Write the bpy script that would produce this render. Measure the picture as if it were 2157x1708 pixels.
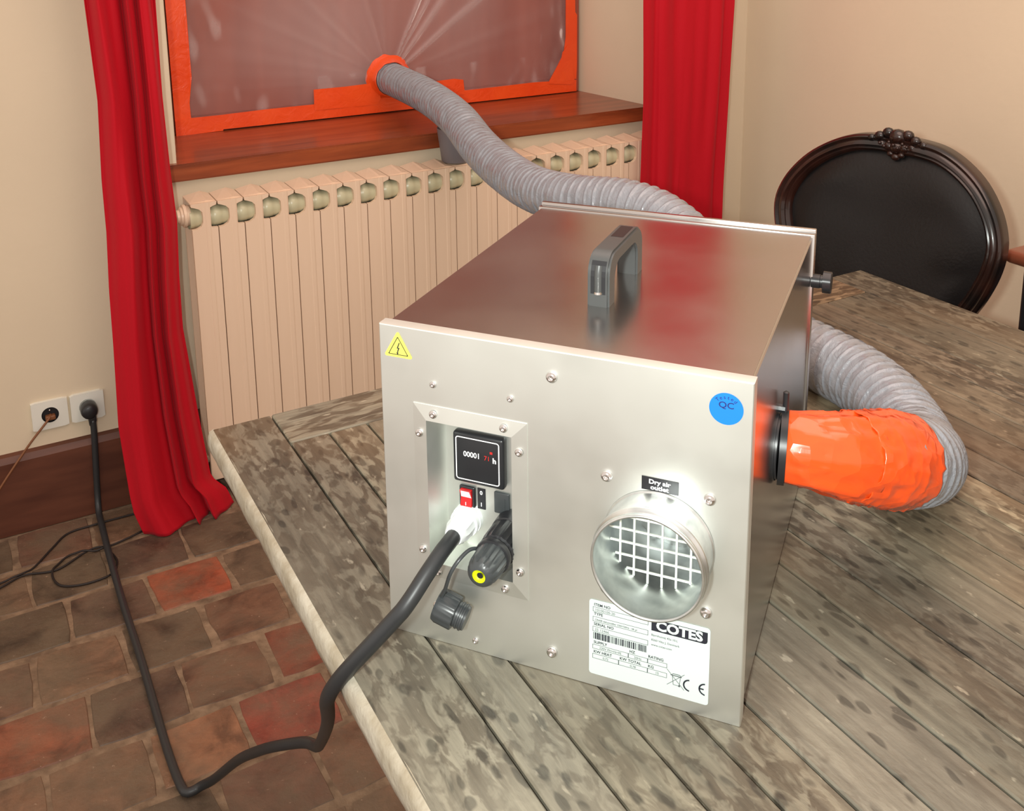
import bpy, bmesh, math, random
from mathutils import Vector, Matrix, noise
PI = math.pi
sc = bpy.context.scene
for o in list(bpy.data.objects): bpy.data.objects.remove(o)
COL = sc.collection

# ------------------------------------------------------------------ camera
cam_d = bpy.data.cameras.new('camera'); cam = bpy.data.objects.new('camera', cam_d); COL.objects.link(cam)
yaw, pitch, roll = 0.505792, 0.215522, -0.012105
fw = Vector((math.sin(yaw)*math.cos(pitch), math.cos(yaw)*math.cos(pitch), -math.sin(pitch)))
rt = Vector((math.cos(yaw), -math.sin(yaw), 0)); up = rt.cross(fw)
r2 = rt*math.cos(roll)+up*math.sin(roll); u2 = -rt*math.sin(roll)+up*math.cos(roll)
m = Matrix((r2, u2, -fw)).transposed().to_4x4(); m.translation = Vector((-0.544056, -2.426983, 1.455039))
cam.matrix_world = m
cam_d.sensor_fit = 'HORIZONTAL'; cam_d.sensor_width = 36
cam_d.lens = 2163.47*36/2157
cam_d.shift_x = (1078.5-1067.066)/2157; cam_d.shift_y = (289.336-854)/2157
cam_d.clip_start = 0.02
sc.camera = cam

# ------------------------------------------------------------------ light
sc.view_settings.view_transform = 'Standard'; sc.view_settings.look = 'None'
sc.view_settings.gamma = 1; sc.view_settings.use_curve_mapping = False
sc.view_settings.exposure = 0.10
w = bpy.data.worlds.new('room_ambience'); sc.world = w; w.use_nodes = True
bg = w.node_tree.nodes['Background']; bg.inputs[0].default_value = (1.0, 0.855, 0.75, 1); bg.inputs[1].default_value = 0.96

def lamp(name, kind, loc, energy, color, size, target=None, spot=None):
    d = bpy.data.lights.new(name, kind); d.energy = energy; d.color = color
    if kind == 'AREA': d.shape = 'DISK'; d.size = size
    else: d.shadow_soft_size = size
    if spot: d.spot_size = spot; d.spot_blend = 1.0
    o = bpy.data.objects.new(name, d); COL.objects.link(o); o.location = loc
    if target is not None:
        o.rotation_euler = (Vector(target)-Vector(loc)).to_track_quat('-Z', 'Y').to_euler()
    return o
lamp('hand_torch', 'SPOT', (-0.70, -2.44, 1.50), 76, (0.95, 1.0, 0.95), 0.03, target=(0.95, -0.74, 0.98), spot=math.radians(112))
lamp('ceiling_bounce', 'AREA', (0.55, -1.4, 2.5), 18, (1.0, 0.70, 0.58), 1.6, target=(0.75, -0.6, 0.6))  # unseen broad warm disc, added as soft fill like light off a ceiling

# ------------------------------------------------------------------ helpers
def new_obj(name, me, parent=None, mats=()):
    o = bpy.data.objects.new(name, me); COL.objects.link(o)
    if parent is not None: o.parent = parent
    for mm in mats: me.materials.append(mm)
    return o
def fin(name, bm, mats, parent=None, smooth=False, angle=None):
    bmesh.ops.recalc_face_normals(bm, faces=bm.faces)
    me = bpy.data.meshes.new(name); bm.to_mesh(me); bm.free()
    if not isinstance(mats, (list, tuple)): mats = [mats]
    o = new_obj(name, me, parent, mats)
    if smooth or angle:
        for p in me.polygons: p.use_smooth = True
        if angle:
            try: me.set_sharp_from_angle(angle=math.radians(angle))
            except Exception: pass
    return o
def empty(name, loc, rz=0):
    o = bpy.data.objects.new(name, None); COL.objects.link(o); o.location = loc; o.rotation_euler = (0, 0, rz)
    o.empty_display_size = 0.05; return o
def tag(o, label=None, cat=None, group=None, kind=None):
    if label: o['label'] = label
    if cat: o['category'] = cat
    if group: o['group'] = group
    if kind: o['kind'] = kind
    return o
def struct(o): o['kind'] = 'structure'; return o
def BM(): return bmesh.new()
def quad(bm, a, b, c, d, mi=0):
    f = bm.faces.new([bm.verts.new(v) for v in (a, b, c, d)]); f.material_index = mi; return f
def box(bm, x0, x1, y0, y1, z0, z1, bev=0, seg=2, mi=0):
    vs = [bm.verts.new((x, y, z)) for x in (x0, x1) for y in (y0, y1) for z in (z0, z1)]
    ix = [(0,1,3,2),(4,6,7,5),(0,4,5,1),(2,3,7,6),(0,2,6,4),(1,5,7,3)]
    fs = [bm.faces.new([vs[i] for i in q]) for q in ix]
    for f in fs: f.material_index = mi
    if bev:
        es = list({e for f in fs for e in f.edges})
        r = bmesh.ops.bevel(bm, geom=es, offset=bev, segments=seg, profile=0.5, affect='EDGES')
        for f in r['faces']: f.material_index = mi
    return vs
def prism(bm, pts, lift, d, mi=0, caps=True):
    """extrude polygon: pts list of Vector; lift(p)->3D; d extrusion Vector"""
    a = [bm.verts.new(p) for p in pts]; b = [bm.verts.new(Vector(p)+Vector(d)) for p in pts]
    n = len(pts); fs = []
    if caps: fs += [bm.faces.new(a), bm.faces.new(b[::-1])]
    for i in range(n): fs.append(bm.faces.new((a[i], b[i], b[(i+1) % n], a[(i+1) % n])))
    for f in fs: f.material_index = mi
    return fs
def basis(axis):
    z = Vector(axis).normalized(); t = Vector((0, 0, 1)) if abs(z.z) < 0.9 else Vector((1, 0, 0))
    x = t.cross(z).normalized(); return x, z.cross(x), z
def lathe(bm, org, axis, prof, n=32, mi=0, knurl=None):
    """prof: list of (dist along axis, radius); knurl=(i0,i1,count,depth)"""
    x, y, z = basis(axis); org = Vector(org); rings = []
    for i, (t, r) in enumerate(prof):
        if r < 1e-7: rings.append([bm.verts.new(org+z*t)]); continue
        ring = []
        for k in range(n):
            a = 2*PI*k/n; rr = r
            if knurl and knurl[0] <= i <= knurl[1]: rr = r*(1-knurl[3]*(0.5-0.5*math.cos(a*knurl[2]))**3)
            ring.append(bm.verts.new(org+z*t+(x*math.cos(a)+y*math.sin(a))*rr))
        rings.append(ring)
    for a, b in zip(rings, rings[1:]):
        if len(a) == 1 and len(b) == 1: continue
        for k in range(n):
            k2 = (k+1) % n
            if len(a) == 1: f = bm.faces.new((a[0], b[k], b[k2]))
            elif len(b) == 1: f = bm.faces.new((a[k], a[k2], b[0]))
            else: f = bm.faces.new((a[k], b[k], b[k2], a[k2]))
            f.material_index = mi
def cr(pts, n=8):
    pts = [Vector(q) for q in pts]; P = [2*pts[0]-pts[1]]+pts+[2*pts[-1]-pts[-2]]; out = []
    for i in range(1, len(P)-2):
        for k in range(n):
            t = k/n
            out.append(.5*((2*P[i])+(-P[i-1]+P[i+1])*t+(2*P[i-1]-5*P[i]+4*P[i+1]-P[i+2])*t*t+(-P[i-1]+3*P[i]-3*P[i+1]+P[i+2])*t**3))
    out.append(pts[-1]); return out
def resample(pts, step):
    out = [pts[0].copy()]; acc = 0
    for a, b in zip(pts, pts[1:]):
        L = (b-a).length; t = step-acc
        while t <= L: out.append(a+(b-a)*(t/L)); t += step
        acc = (L-(t-step))
    return out
def tube(bm, pts, rad, n=12, mi=0, caps=True, ret=False):
    """rad: float or f(i, s, theta) ; parallel transport frames"""
    pts = [Vector(p) for p in pts]; T = []
    for i in range(len(pts)):
        a = pts[max(i-1, 0)]; b = pts[min(i+1, len(pts)-1)]; T.append((b-a).normalized())
    x, y, z = basis(T[0]); rings = []; s = 0
    for i, p in enumerate(pts):
        if i:
            s += (p-pts[i-1]).length
            q = T[i-1].rotation_difference(T[i]); x = q @ x
            x = (x-T[i]*x.dot(T[i])).normalized()
        y = T[i].cross(x); ring = []
        for k in range(n):
            th = 2*PI*k/n; r = rad(i, s, th) if callable(rad) else rad
            ring.append(bm.verts.new(p+(x*math.cos(th)+y*math.sin(th))*r))
        rings.append(ring)
    for a, b in zip(rings, rings[1:]):
        for k in range(n):
            f = bm.faces.new((a[k], b[k], b[(k+1) % n], a[(k+1) % n])); f.material_index = mi
    if caps:
        for r in (rings[0], rings[-1]):
            f = bm.faces.new(r); f.material_index = mi
    return rings
def text_bm(bm, s, size, at, align='LEFT', bold=0.0, mi=0, sx=1.0, rot=0.0, thick=0.0):
    """at: function (u,v)->3D point ; flat lettering polygons"""
    c = bpy.data.curves.new('t', 'FONT'); c.body = s; c.size = size; c.align_x = align; c.offset = bold*size
    c.resolution_u = 3
    o = bpy.data.objects.new('t', c); COL.objects.link(o)
    dg = bpy.context.evaluated_depsgraph_get(); me = bpy.data.meshes.new_from_object(o.evaluated_get(dg))
    ca, sa = math.cos(rot), math.sin(rot); vs = []
    for v in me.vertices:
        x, y = v.co.x*sx, v.co.y; vs.append(bm.verts.new(at(x*ca-y*sa, x*sa+y*ca)))
    for p in me.polygons:
        try: f = bm.faces.new([vs[i] for i in p.vertices]); f.material_index = mi
        except ValueError: pass
    bpy.data.objects.remove(o); bpy.data.meshes.remove(me); bpy.data.curves.remove(c)

# ------------------------------------------------------------------ materials
def C(h): return tuple((c/255/12.92 if c/255 <= .04045 else ((c/255+.055)/1.055)**2.4) for c in h)+(1,)
def mat(name, color, rough=0.5, metal=0.0, spec=0.5, coat=0.0, trans=0.0):
    mm = bpy.data.materials.new(name); mm.use_nodes = True; b = mm.node_tree.nodes['Principled BSDF']
    b.inputs['Base Color'].default_value = color if len(color) == 4 else (*color, 1)
    b.inputs['Roughness'].default_value = rough; b.inputs['Metallic'].default_value = metal
    b.inputs['Specular IOR Level'].default_value = spec; b.inputs['Coat Weight'].default_value = coat
    b.inputs['Transmission Weight'].default_value = trans
    return mm
class N:
    def __init__(s, mm): s.m = mm; s.t = mm.node_tree; s.b = s.t.nodes['Principled BSDF']
    def n(s, typ, **kw):
        x = s.t.nodes.new(typ)
        for k, v in kw.items():
            if k in x.inputs: x.inputs[k].default_value = v
            else: setattr(x, k, v)
        return x
    def l(s, a, b): s.t.links.new(a, b)
    def coord(s, scale=(1, 1, 1), rot=(0, 0, 0)):
        tc = s.n('ShaderNodeTexCoord'); mp = s.n('ShaderNodeMapping'); mp.inputs['Scale'].default_value = scale
        mp.inputs['Rotation'].default_value = rot
        s.l(tc.outputs['Object'], mp.inputs[0]); return mp.outputs[0]
    def noise(s, vec, scale, detail=4, rough=.5, dist=0):
        x = s.n('ShaderNodeTexNoise'); x.inputs['Scale'].default_value = scale; x.inputs['Detail'].default_value = detail
        x.inputs['Roughness'].default_value = rough; x.inputs['Distortion'].default_value = dist
        if vec is not None: s.l(vec, x.inputs['Vector'])
        return x.outputs['Fac']
    def ramp(s, fac, stops):
        r = s.n('ShaderNodeValToRGB'); e = r.color_ramp.elements
        while len(e) < len(stops): e.new(0.5)
        for el, (p, c) in zip(e, stops): el.position = p; el.color = c if len(c) == 4 else (*c, 1)
        s.l(fac, r.inputs[0]); return r.outputs[0]
    def mix(s, fac, a, b, mode='MIX'):
        x = s.n('ShaderNodeMix', data_type='RGBA', blend_type=mode)
        for sock, v in ((x.inputs[0], fac), (x.inputs[6], a), (x.inputs[7], b)):
            if hasattr(v, 'links') or isinstance(v, bpy.types.NodeSocket): s.l(v, sock)
            else: sock.default_value = v
        return x.outputs[2]
    def bump(s, h, strength=.3, dist=.01):
        x = s.n('ShaderNodeBump'); x.inputs['Strength'].default_value = strength; x.inputs['Distance'].default_value = dist
        s.l(h, x.inputs['Height']); s.l(x.outputs[0], s.b.inputs['Normal']); return x
    def attr(s, name):
        x = s.n('ShaderNodeAttribute'); x.attribute_name = name; return x
def g(v): return (v, v, v, 1)

def plaster(name, col):
    mm = mat(name, col, 0.85); k = N(mm); v = k.coord()
    nz = k.noise(v, 3.0, 5); c = k.mix(nz, tuple(x*.93 for x in col[:3])+(1,), tuple(min(1, x*1.06) for x in col[:3])+(1,))
    k.l(c, k.b.inputs['Base Color']); k.bump(k.noise(v, 60, 5), .12, .004); return mm
M_wall = plaster('cream_plaster', C((219, 204, 178)))
M_wall2 = plaster('cream_plaster_reveal', C((222, 202, 184)))
M_base = mat('dark_red_skirting_paint', C((104, 62, 44)), .5); k = N(M_base)
k.l(k.ramp(k.noise(k.coord((.6, 1, 4)), 9, 5), [(.3, C((80, 42, 28))), (.7, C((104, 60, 42)))]), k.b.inputs['Base Color'])
M_sill = mat('varnished_red_wood', C((140, 66, 40)), .28, coat=.2); k = N(M_sill)
k.l(k.ramp(k.noise(k.coord((1.2, 14, 14)), 2.4, 6, .6, .4), [(.3, C((108, 50, 28))), (.6, C((146, 72, 40))), (.8, C((164, 90, 54)))]), k.b.inputs['Base Color'])
M_winbrown = mat('brown_frame_and_reflection', C((150, 80, 66)), .6); k = N(M_winbrown)  # brown of the frame, also painted as the reflection in the dark pane
k.l(k.ramp(k.noise(k.coord((9, 1, .8)), 2.0, 5), [(.3, C((142, 72, 58))), (.7, C((158, 84, 68)))]), k.b.inputs['Base Color'])
M_rad = mat('beige_radiator_enamel', C((222, 202, 172)), .38); k = N(M_rad)
k.l(k.mix(k.noise(k.coord((8, 8, .6)), 3, 3), C((220, 192, 164)), C((232, 206, 182))), k.b.inputs['Base Color'])
M_radhub = mat('greenish_cream_enamel', C((196, 192, 160)), .3)
M_curt = mat('red_curtain_cloth', C((184, 6, 28)), .75, spec=.25); k = N(M_curt)
k.b.inputs['Sheen Weight'].default_value = .12; k.b.inputs['Sheen Tint'].default_value = (1, .2, .25, 1)
k.bump(k.noise(k.coord((1, 1, .3)), 500, 2), .15, .001)
M_tape = mat('orange_adhesive_tape', C((238, 78, 24)), .32, coat=.15); k = N(M_tape)
k.l(k.mix(k.noise(k.coord(), 9, 3), C((226, 64, 20)), C((244, 92, 34))), k.b.inputs['Base Color'])
k.bump(k.noise(k.coord((1, 1, 1)), 26, 3, .6, 1.2), .35, .006)
M_tapew = mat('crumpled_orange_tape', C((240, 84, 28)), .2, coat=.4); k = N(M_tapew)
vo = k.n('ShaderNodeTexVoronoi'); vo.inputs['Scale'].default_value = 34; k.l(k.coord(), vo.inputs['Vector'])
k.bump(vo.outputs['Distance'], .6, .008)
M_hose = mat('grey_ribbed_vinyl', C((140, 145, 153)), .24, coat=.5); k = N(M_hose)
k.bump(k.noise(k.coord(), 60, 4, .6, 1.5), .5, .005)
k.b.inputs['Coat Roughness'].default_value = .12
M_steel = mat('brushed_stainless_steel', (.60, .575, .55), .34, 1.0); k = N(M_steel)
k.l(k.ramp(k.noise(k.coord(), 7, 3), [(.3, g(.46)), (.7, g(.54))]), k.b.inputs['Roughness'])
k.l(k.ramp(k.noise(k.coord(), 9, 3), [(.36, (.72, .74, .70)), (.5, (.79, .81, .77)), (.7, (.81, .83, .79))]), k.b.inputs['Base Color'])
M_steelp = mat('smooth_stainless_steel', (.57, .545, .53), .22, 1.0); k = N(M_steelp)
k.l(k.ramp(k.noise(k.coord(), 8, 4), [(.35, g(.20)), (.75, g(.27))]), k.b.inputs['Roughness'])
M_zinc = mat('galvanised_steel', (.66, .70, .71), .36, 1.0); k = N(M_zinc)
k.l(k.ramp(k.noise(k.coord(), 45, 3), [(.3, (.56, .60, .61)), (.7, (.84, .87, .86))]), k.b.inputs['Base Color'])
M_wire = mat('pale_coated_wire', C((226, 230, 220)), .35)
M_chrome = mat('polished_screw_steel', (.72, .70, .69), .16, 1.0)
M_black = mat('black_plastic', C((34, 35, 38)), .36)
M_blackg = mat('grey_black_plastic', C((58, 62, 64)), .33)
M_handle = mat('dark_grey_nylon', C((70, 72, 72)), .38)
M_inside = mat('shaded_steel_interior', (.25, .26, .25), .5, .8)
M_rubber = mat('black_rubber_cable', C((44, 46, 48)), .42)
M_cord = mat('thin_dark_cord', C((32, 24, 22)), .6)
M_brown = mat('brown_cord', C((122, 76, 44)), .5)
M_white = mat('white_plastic', C((226, 226, 216)), .3)
M_gland = mat('white_nylon_gland', C((240, 244, 244)), .3); N(M_gland).b.inputs['Subsurface Weight'].default_value = 0.0
M_red = mat('red_switch_lens', C((214, 30, 34)), .25)
M_yel = mat('yellow_seal', C((214, 224, 20)), .4)
M_ylab = mat('yellow_label', C((238, 228, 96)), .45)
M_blue = mat('blue_sticker', C((0, 112, 218)), .6)
M_navy = mat('dark_blue_ink', C((20, 34, 92)), .6)
M_paper = mat('white_label', C((204, 216, 213)), .5)
M_ink = mat('black_ink', C((30, 32, 44)), .6)
M_ink2 = mat('grey_ink', C((92, 98, 100)), .6)
M_wink = mat('white_ink', C((245, 245, 245)), .5)
M_rink = mat('red_ink', C((210, 40, 36)), .5)
M_dlabel = mat('black_label', C((26, 25, 30)), .35)
M_grout = mat('sandy_grout', C((150, 126, 104)), .9); k = N(M_grout)
k.l(k.ramp(k.noise(k.coord(), 30, 5), [(.3, C((100, 80, 62))), (.7, C((146, 122, 98)))]), k.b.inputs['Base Color']); k.bump(k.noise(k.coord(), 90, 5), .5, .006)
M_tile = mat('old_terracotta', C((130, 84, 64)), .55); k = N(M_tile); v = k.coord()
at_ = k.attr('tint')
stain = k.ramp(k.noise(v, 11, 6, .62, .6), [(.34, g(.40)), (.50, g(.80)), (.70, g(1.20))])
c1 = k.mix(1.0, at_.outputs['Color'], stain, 'MULTIPLY')
c2 = k.mix(k.ramp(k.noise(v, 5.5, 5, .6), [(.40, g(0)), (.62, g(.75))]), c1, C((104, 90, 72)))
c3 = k.mix(k.ramp(k.noise(v, 85, 4, .7), [(.66, g(0)), (.72, g(.7))]), c2, C((176, 150, 128)))
k.l(c3, k.b.inputs['Base Color']); k.bump(k.noise(v, 36, 7, .65), .55, .006)
k.l(k.ramp(k.noise(v, 14, 4), [(.3, g(.42)), (.7, g(.7))]), k.b.inputs['Roughness'])
def oldwood(name, stretch=(1, .42, 1)):
    mm = mat(name, (.3, .27, .22), .5); k = N(mm); v = k.coord(stretch); at = k.attr('tint')
    base = k.ramp(k.noise(v, 5, 5, .6, .3), [(.32, C((102, 97, 85))), (.5, C((125, 120, 106))), (.68, C((150, 146, 130)))])
    gate = k.ramp(k.noise(v, 7, 4, .6), [(.40, g(.15)), (.58, g(1))])
    fl = k.ramp(k.noise(v, 78, 3, .55, .5), [(.44, g(0)), (.54, g(.8))])
    m1 = k.mix(1.0, gate, fl, 'MULTIPLY')
    c = k.mix(m1, base, C((78, 69, 57)))
    vo = k.n('ShaderNodeTexVoronoi'); vo.inputs['Scale'].default_value = 60
    nv = k.n('ShaderNodeTexNoise'); nv.inputs['Scale'].default_value = 40; k.l(v, nv.inputs['Vector'])
    k.l(k.mix(.02, v, nv.outputs['Color'], 'ADD'), vo.inputs['Vector'])
    spots = k.ramp(vo.outputs['Distance'], [(.22, g(.50)), (.32, g(1.0))])
    sg = k.ramp(k.noise(v, 11, 3), [(.42, g(0)), (.50, g(1))])
    c = k.mix(1.0, c, k.mix(sg, g(1), spots), 'MULTIPLY')
    streak = k.ramp(k.noise(k.coord((120, 6, 1) if stretch[0] > stretch[1] else (6, 120, 1)), 1, 5, .6), [(.36, g(.70)), (.60, g(1.04))])
    c = k.mix(1.0, c, streak, 'MULTIPLY')
    c = k.mix(k.ramp(k.noise(v, 80, 3, .5), [(.66, g(0)), (.72, g(.5))]), c, C((186, 180, 162)))
    c = k.mix(k.ramp(k.noise(v, 4, 3), [(.5, g(0)), (.7, g(.35))]), c, C((140, 110, 76)))
    c = k.mix(1.0, c, at.outputs['Color'], 'MULTIPLY')
    k.l(c, k.b.inputs['Base Color']); k.bump(k.noise(v, 42, 6, .65), .5, .004)
    k.l(k.ramp(k.noise(v, 9, 4), [(.3, g(.42)), (.7, g(.66))]), k.b.inputs['Roughness'])
    return mm
M_wood = oldwood('weathered_grey_wood'); M_woodx = oldwood('weathered_grey_wood_crosswise', stretch=(.30, 1, 1))
M_edge = mat('worn_pale_edge', C((186, 180, 165)), .6); k = N(M_edge)
k.l(k.ramp(k.noise(k.coord((1, 1, 1)), 30, 5), [(.35, C((160, 150, 130))), (.65, C((190, 184, 168)))]), k.b.inputs['Base Color']); k.bump(k.noise(k.coord(), 70, 5), .5, .005)
M_seam = mat('dark_seam_dirt', C((60, 52, 42)), .9)
M_dwood = mat('polished_black_brown_wood', C((48, 26, 20)), .25, coat=.3); k = N(M_dwood)
k.l(k.ramp(k.noise(k.coord(), 14, 4), [(.35, C((16, 11, 10))), (.7, C((50, 24, 17)))]), k.b.inputs['Base Color'])
M_leather = mat('black_leather', C((19, 17, 18)), .36, spec=.4); k = N(M_leather)
k.bump(k.noise(k.coord(), 160, 4), .18, .002); k.l(k.ramp(k.noise(k.coord(), 5, 3), [(.3, g(.28)), (.7, g(.46))]), k.b.inputs['Roughness'])
M_btop = mat('red_brown_polished_wood', C((134, 74, 52)), .3, coat=.3)
M_cup = mat('grey_pvc', C((112, 108, 112)), .45)
# plastic film
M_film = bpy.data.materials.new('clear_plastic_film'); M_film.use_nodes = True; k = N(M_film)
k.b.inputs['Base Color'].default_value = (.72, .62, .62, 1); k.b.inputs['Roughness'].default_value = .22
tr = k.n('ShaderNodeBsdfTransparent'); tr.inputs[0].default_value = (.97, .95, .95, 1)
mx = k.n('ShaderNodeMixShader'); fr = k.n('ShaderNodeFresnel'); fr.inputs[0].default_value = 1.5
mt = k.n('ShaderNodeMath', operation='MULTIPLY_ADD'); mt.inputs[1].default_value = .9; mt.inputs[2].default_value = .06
glint_at = k.attr('fold_glint'); m2 = k.n('ShaderNodeMath', operation='MULTIPLY_ADD'); m2.inputs[1].default_value = .26  # milky streaks mixed into the film stand in for lamp reflections
k.l(glint_at.outputs['Fac'], m2.inputs[0]); k.l(mt.outputs[0], m2.inputs[2])
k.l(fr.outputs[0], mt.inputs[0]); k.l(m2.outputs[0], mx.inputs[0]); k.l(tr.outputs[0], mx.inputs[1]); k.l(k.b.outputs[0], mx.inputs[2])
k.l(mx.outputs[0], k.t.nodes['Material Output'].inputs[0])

def set_tint(o, cols):
    """one colour per polygon (corner attribute)"""
    me = o.data; a = me.color_attributes.new('tint', 'FLOAT_COLOR', 'CORNER')
    for p in me.polygons:
        c = cols(p)
        for li in p.loop_indices: a.data[li].color = (*c[:3], 1)

# ------------------------------------------------------------------ setting
def wall_prism(name, plan, z0, z1, mm):
    bm = BM(); prism(bm, [(x, y, z0) for x, y in plan], None, (0, 0, z1-z0)); return struct(fin(name, bm, mm))
bm = BM()
def wp(plan, z0, z1): prism(bm, [(x, y, z0) for x, y in plan], None, (0, 0, z1-z0))
wp([(-2.2, .12), (-.064, .12), (.0, .452), (.0, .62), (-2.2, .62)], 0, 2.6)
wp([(1.372, .12), (1.767, .12), (1.767, .62), (1.338, .62), (1.338, .452)], 0, 2.6)
wp([(-.064, .12), (1.372, .12), (1.338, .62), (.0, .62)], 0, .8175)
wp([(-.064, .12), (1.372, .12), (1.338, .62), (.0, .62)], 2.2, 2.6)
struct(fin('wall_back', bm, M_wall))
wall_prism('wall_right', [(1.767, -4.2), (1.92, -4.2), (1.92, .62), (1.767, .62)], 0, 2.6, M_wall)
# skirtings
bm = BM(); prism(bm, [(-2.2, .12, 0), (-2.2, .098, 0), (-2.2, .098, .186), (-2.2, .106, .2), (-2.2, .12, .203)], None, (3.967, 0, 0))
struct(fin('baseboard_back', bm, M_base))
bm = BM(); prism(bm, [(1.767, -4.2, 0), (1.745, -4.2, 0), (1.745, -4.2, .186), (1.753, -4.2, .2), (1.767, -4.2, .203)], None, (0, 4.298, 0))
struct(fin('baseboard_right', bm, M_base))
# floor : old terracotta tiles laid in running courses
random.seed(7)
bm = BM(); box(bm, -2.2, 1.92, -4.2, .12, -.03, -.002)
tints = []
def tile(x0, x1, y0, y1, col):
    n0 = len(bm.faces); j = lambda: random.uniform(-.0055, .0055)
    h = random.uniform(-.0012, .0008); b = .0022
    P = [(x0+j(), y0+j()), (x1+j(), y0+j()), (x1+j(), y1+j()), (x0+j(), y1+j())]
    cx, cy = (x0+x1)/2, (y0+y1)/2
    # subdivided wavy outline
    out = []
    for i in range(4):
        a, c = Vector(P[i]), Vector(P[(i+1) % 4])
        for t in (0, .25, .5, .75):
            q = a.lerp(c, t); q += Vector((noise.noise(Vector((q.x*40, q.y*40, 1))), noise.noise(Vector((q.x*40, q.y*40, 5)))))*.0045
            if t == 0: q = q.lerp(Vector((cx, cy)), .028)
            out.append(q)
    lo = [bm.verts.new((q.x, q.y, -.004)) for q in out]
    mi = [bm.verts.new((q.x, q.y, h-b)) for q in out]
    hi = [bm.verts.new((cx+(q.x-cx)*.975, cy+(q.y-cy)*.975, h)) for q in out]
    fs = [bm.faces.new(hi)]; n = len(out)
    for A, B in ((lo, mi), (mi, hi)):
        for i in range(n): fs.append(bm.faces.new((A[i], A[(i+1) % n], B[(i+1) % n], B[i])))
    for f in fs: f.material_index = 1; tints.append(col)
pal = [C((122, 88, 70)), C((112, 82, 66)), C((130, 92, 70)), C((106, 86, 68)), C((126, 98, 76)), C((116, 78, 62)), C((136, 102, 78)), C((98, 74, 60))]
bright = {(-.19, -.30): C((164, 82, 54)), (-.10, -.80): C((150, 70, 54)), (-.52, -.63): C((152, 88, 62)), (-.05, -.65): C((138, 72, 52)), (-.25, -.80): C((160, 112, 82))}
yrow = .09; r = 0
while yrow > -4.1:
    y1 = yrow; y0 = yrow-.143
    off = {0: -.02, 1: -.0, 2: -.272, 3: -.353, 4: -.27, 5: -.36, 6: -.27}.get(r, None)
    x = -2.2+(((off if off is not None else random.uniform(0, .17))+2.2) % .1675)-.1675
    while x < 1.75:
        wd = .1675; xa, xb = max(x+.0055, -2.19), min(x+wd-.0055, 1.74)
        if xb-xa > .02:
            col = random.choice(pal); f_ = random.uniform(.82, 1.15); col = tuple(c*f_ for c in col[:3])
            for (bx_, by_), bc in bright.items():
                if xa < bx_ < xb and y0 < by_ < y1: col = bc[:3]
            tile(xa, xb, y0, y1, col)
        x += wd
    yrow -= .1595; r += 1
nbase = 6
fl = fin('floor', bm, [M_grout, M_tile]); struct(fl)
set_tint(fl, lambda p: tints[p.index-6] if p.index >= 6 else (1, 1, 1))
# window sill
bm = BM(); prism(bm, [(-.10, .098, .818), (1.42, .098, .818), (1.42, .12, .818), (1.372, .122, .818), (1.338, .50, .818), (.0, .50, .818), (-.064, .122, .818), (-.10, .12, .818)], None, (0, 0, .0435))
bmesh.ops.bevel(bm, geom=[e for e in bm.edges if all(v.co.y < .1 for v in e.verts)], offset=.004, segments=2, affect='EDGES')
struct(fin('trim_sill', bm, M_sill))
# window: brown slab behind the film stands in for dark reflecting glass
win = empty('window_1', (.669, .47, .8615)); struct(win)
bm = BM(); box(bm, -.667, .667, .02, .05, 0, 1.35); fin('pane_reflection', bm, M_winbrown, win)
bm = BM()
for a in ((-.667, -.62, 0, 1.35), (.62, .667, 0, 1.35)): box(bm, a[0], a[1], -.012, .02, a[2], a[3], .003)
box(bm, -.62, .62, -.012, .02, 0, .045, .003); box(bm, -.62, .62, -.012, .02, 1.29, 1.35, .003)
fin('window_frame', bm, M_winbrown, win)
# film with folds radiating from the duct
bm = BM(); nx, nz = 230, 150; x0, x1, z0, z1 = .03, 1.30, .875, 2.16; ctr = Vector((.641, .968)); grid = []; fold_glint = []
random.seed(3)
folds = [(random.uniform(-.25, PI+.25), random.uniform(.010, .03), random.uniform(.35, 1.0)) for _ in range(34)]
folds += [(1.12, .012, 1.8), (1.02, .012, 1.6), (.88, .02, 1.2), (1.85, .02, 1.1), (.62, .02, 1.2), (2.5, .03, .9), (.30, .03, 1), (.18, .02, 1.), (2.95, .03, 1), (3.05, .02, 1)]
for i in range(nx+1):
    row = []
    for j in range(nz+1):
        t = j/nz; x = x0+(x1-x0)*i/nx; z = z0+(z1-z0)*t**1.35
        dx, dz = x-ctr.x, z-ctr.y; r_ = math.hypot(dx, dz); th = math.atan2(dz, dx); d = 0; glint = 0
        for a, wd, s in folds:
            glint += s*math.exp(-((th-a)/(wd*1.2+.012))**2)*math.exp(-r_*1.6)*(1.0 if s > 1.15 else .12)  # whitish streak along each fold, painted as lamp glare
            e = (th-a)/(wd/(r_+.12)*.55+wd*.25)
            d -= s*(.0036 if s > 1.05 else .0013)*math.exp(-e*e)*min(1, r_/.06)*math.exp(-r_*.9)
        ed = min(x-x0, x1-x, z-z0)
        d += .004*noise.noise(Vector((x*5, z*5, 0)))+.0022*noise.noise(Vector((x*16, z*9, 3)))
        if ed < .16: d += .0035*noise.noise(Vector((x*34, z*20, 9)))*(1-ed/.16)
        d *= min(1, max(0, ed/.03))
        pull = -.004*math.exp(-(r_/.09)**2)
        glint += max(0, noise.noise(Vector((x*3.1, z*2.2, 7)))*.9)+(max(0, noise.noise(Vector((x*22, z*10, 5)))-.15)*3.2 if ed < .12 else 0); fold_glint.append(min(1, glint))
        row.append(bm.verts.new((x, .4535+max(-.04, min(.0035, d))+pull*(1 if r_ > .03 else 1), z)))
    grid.append(row)
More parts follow.
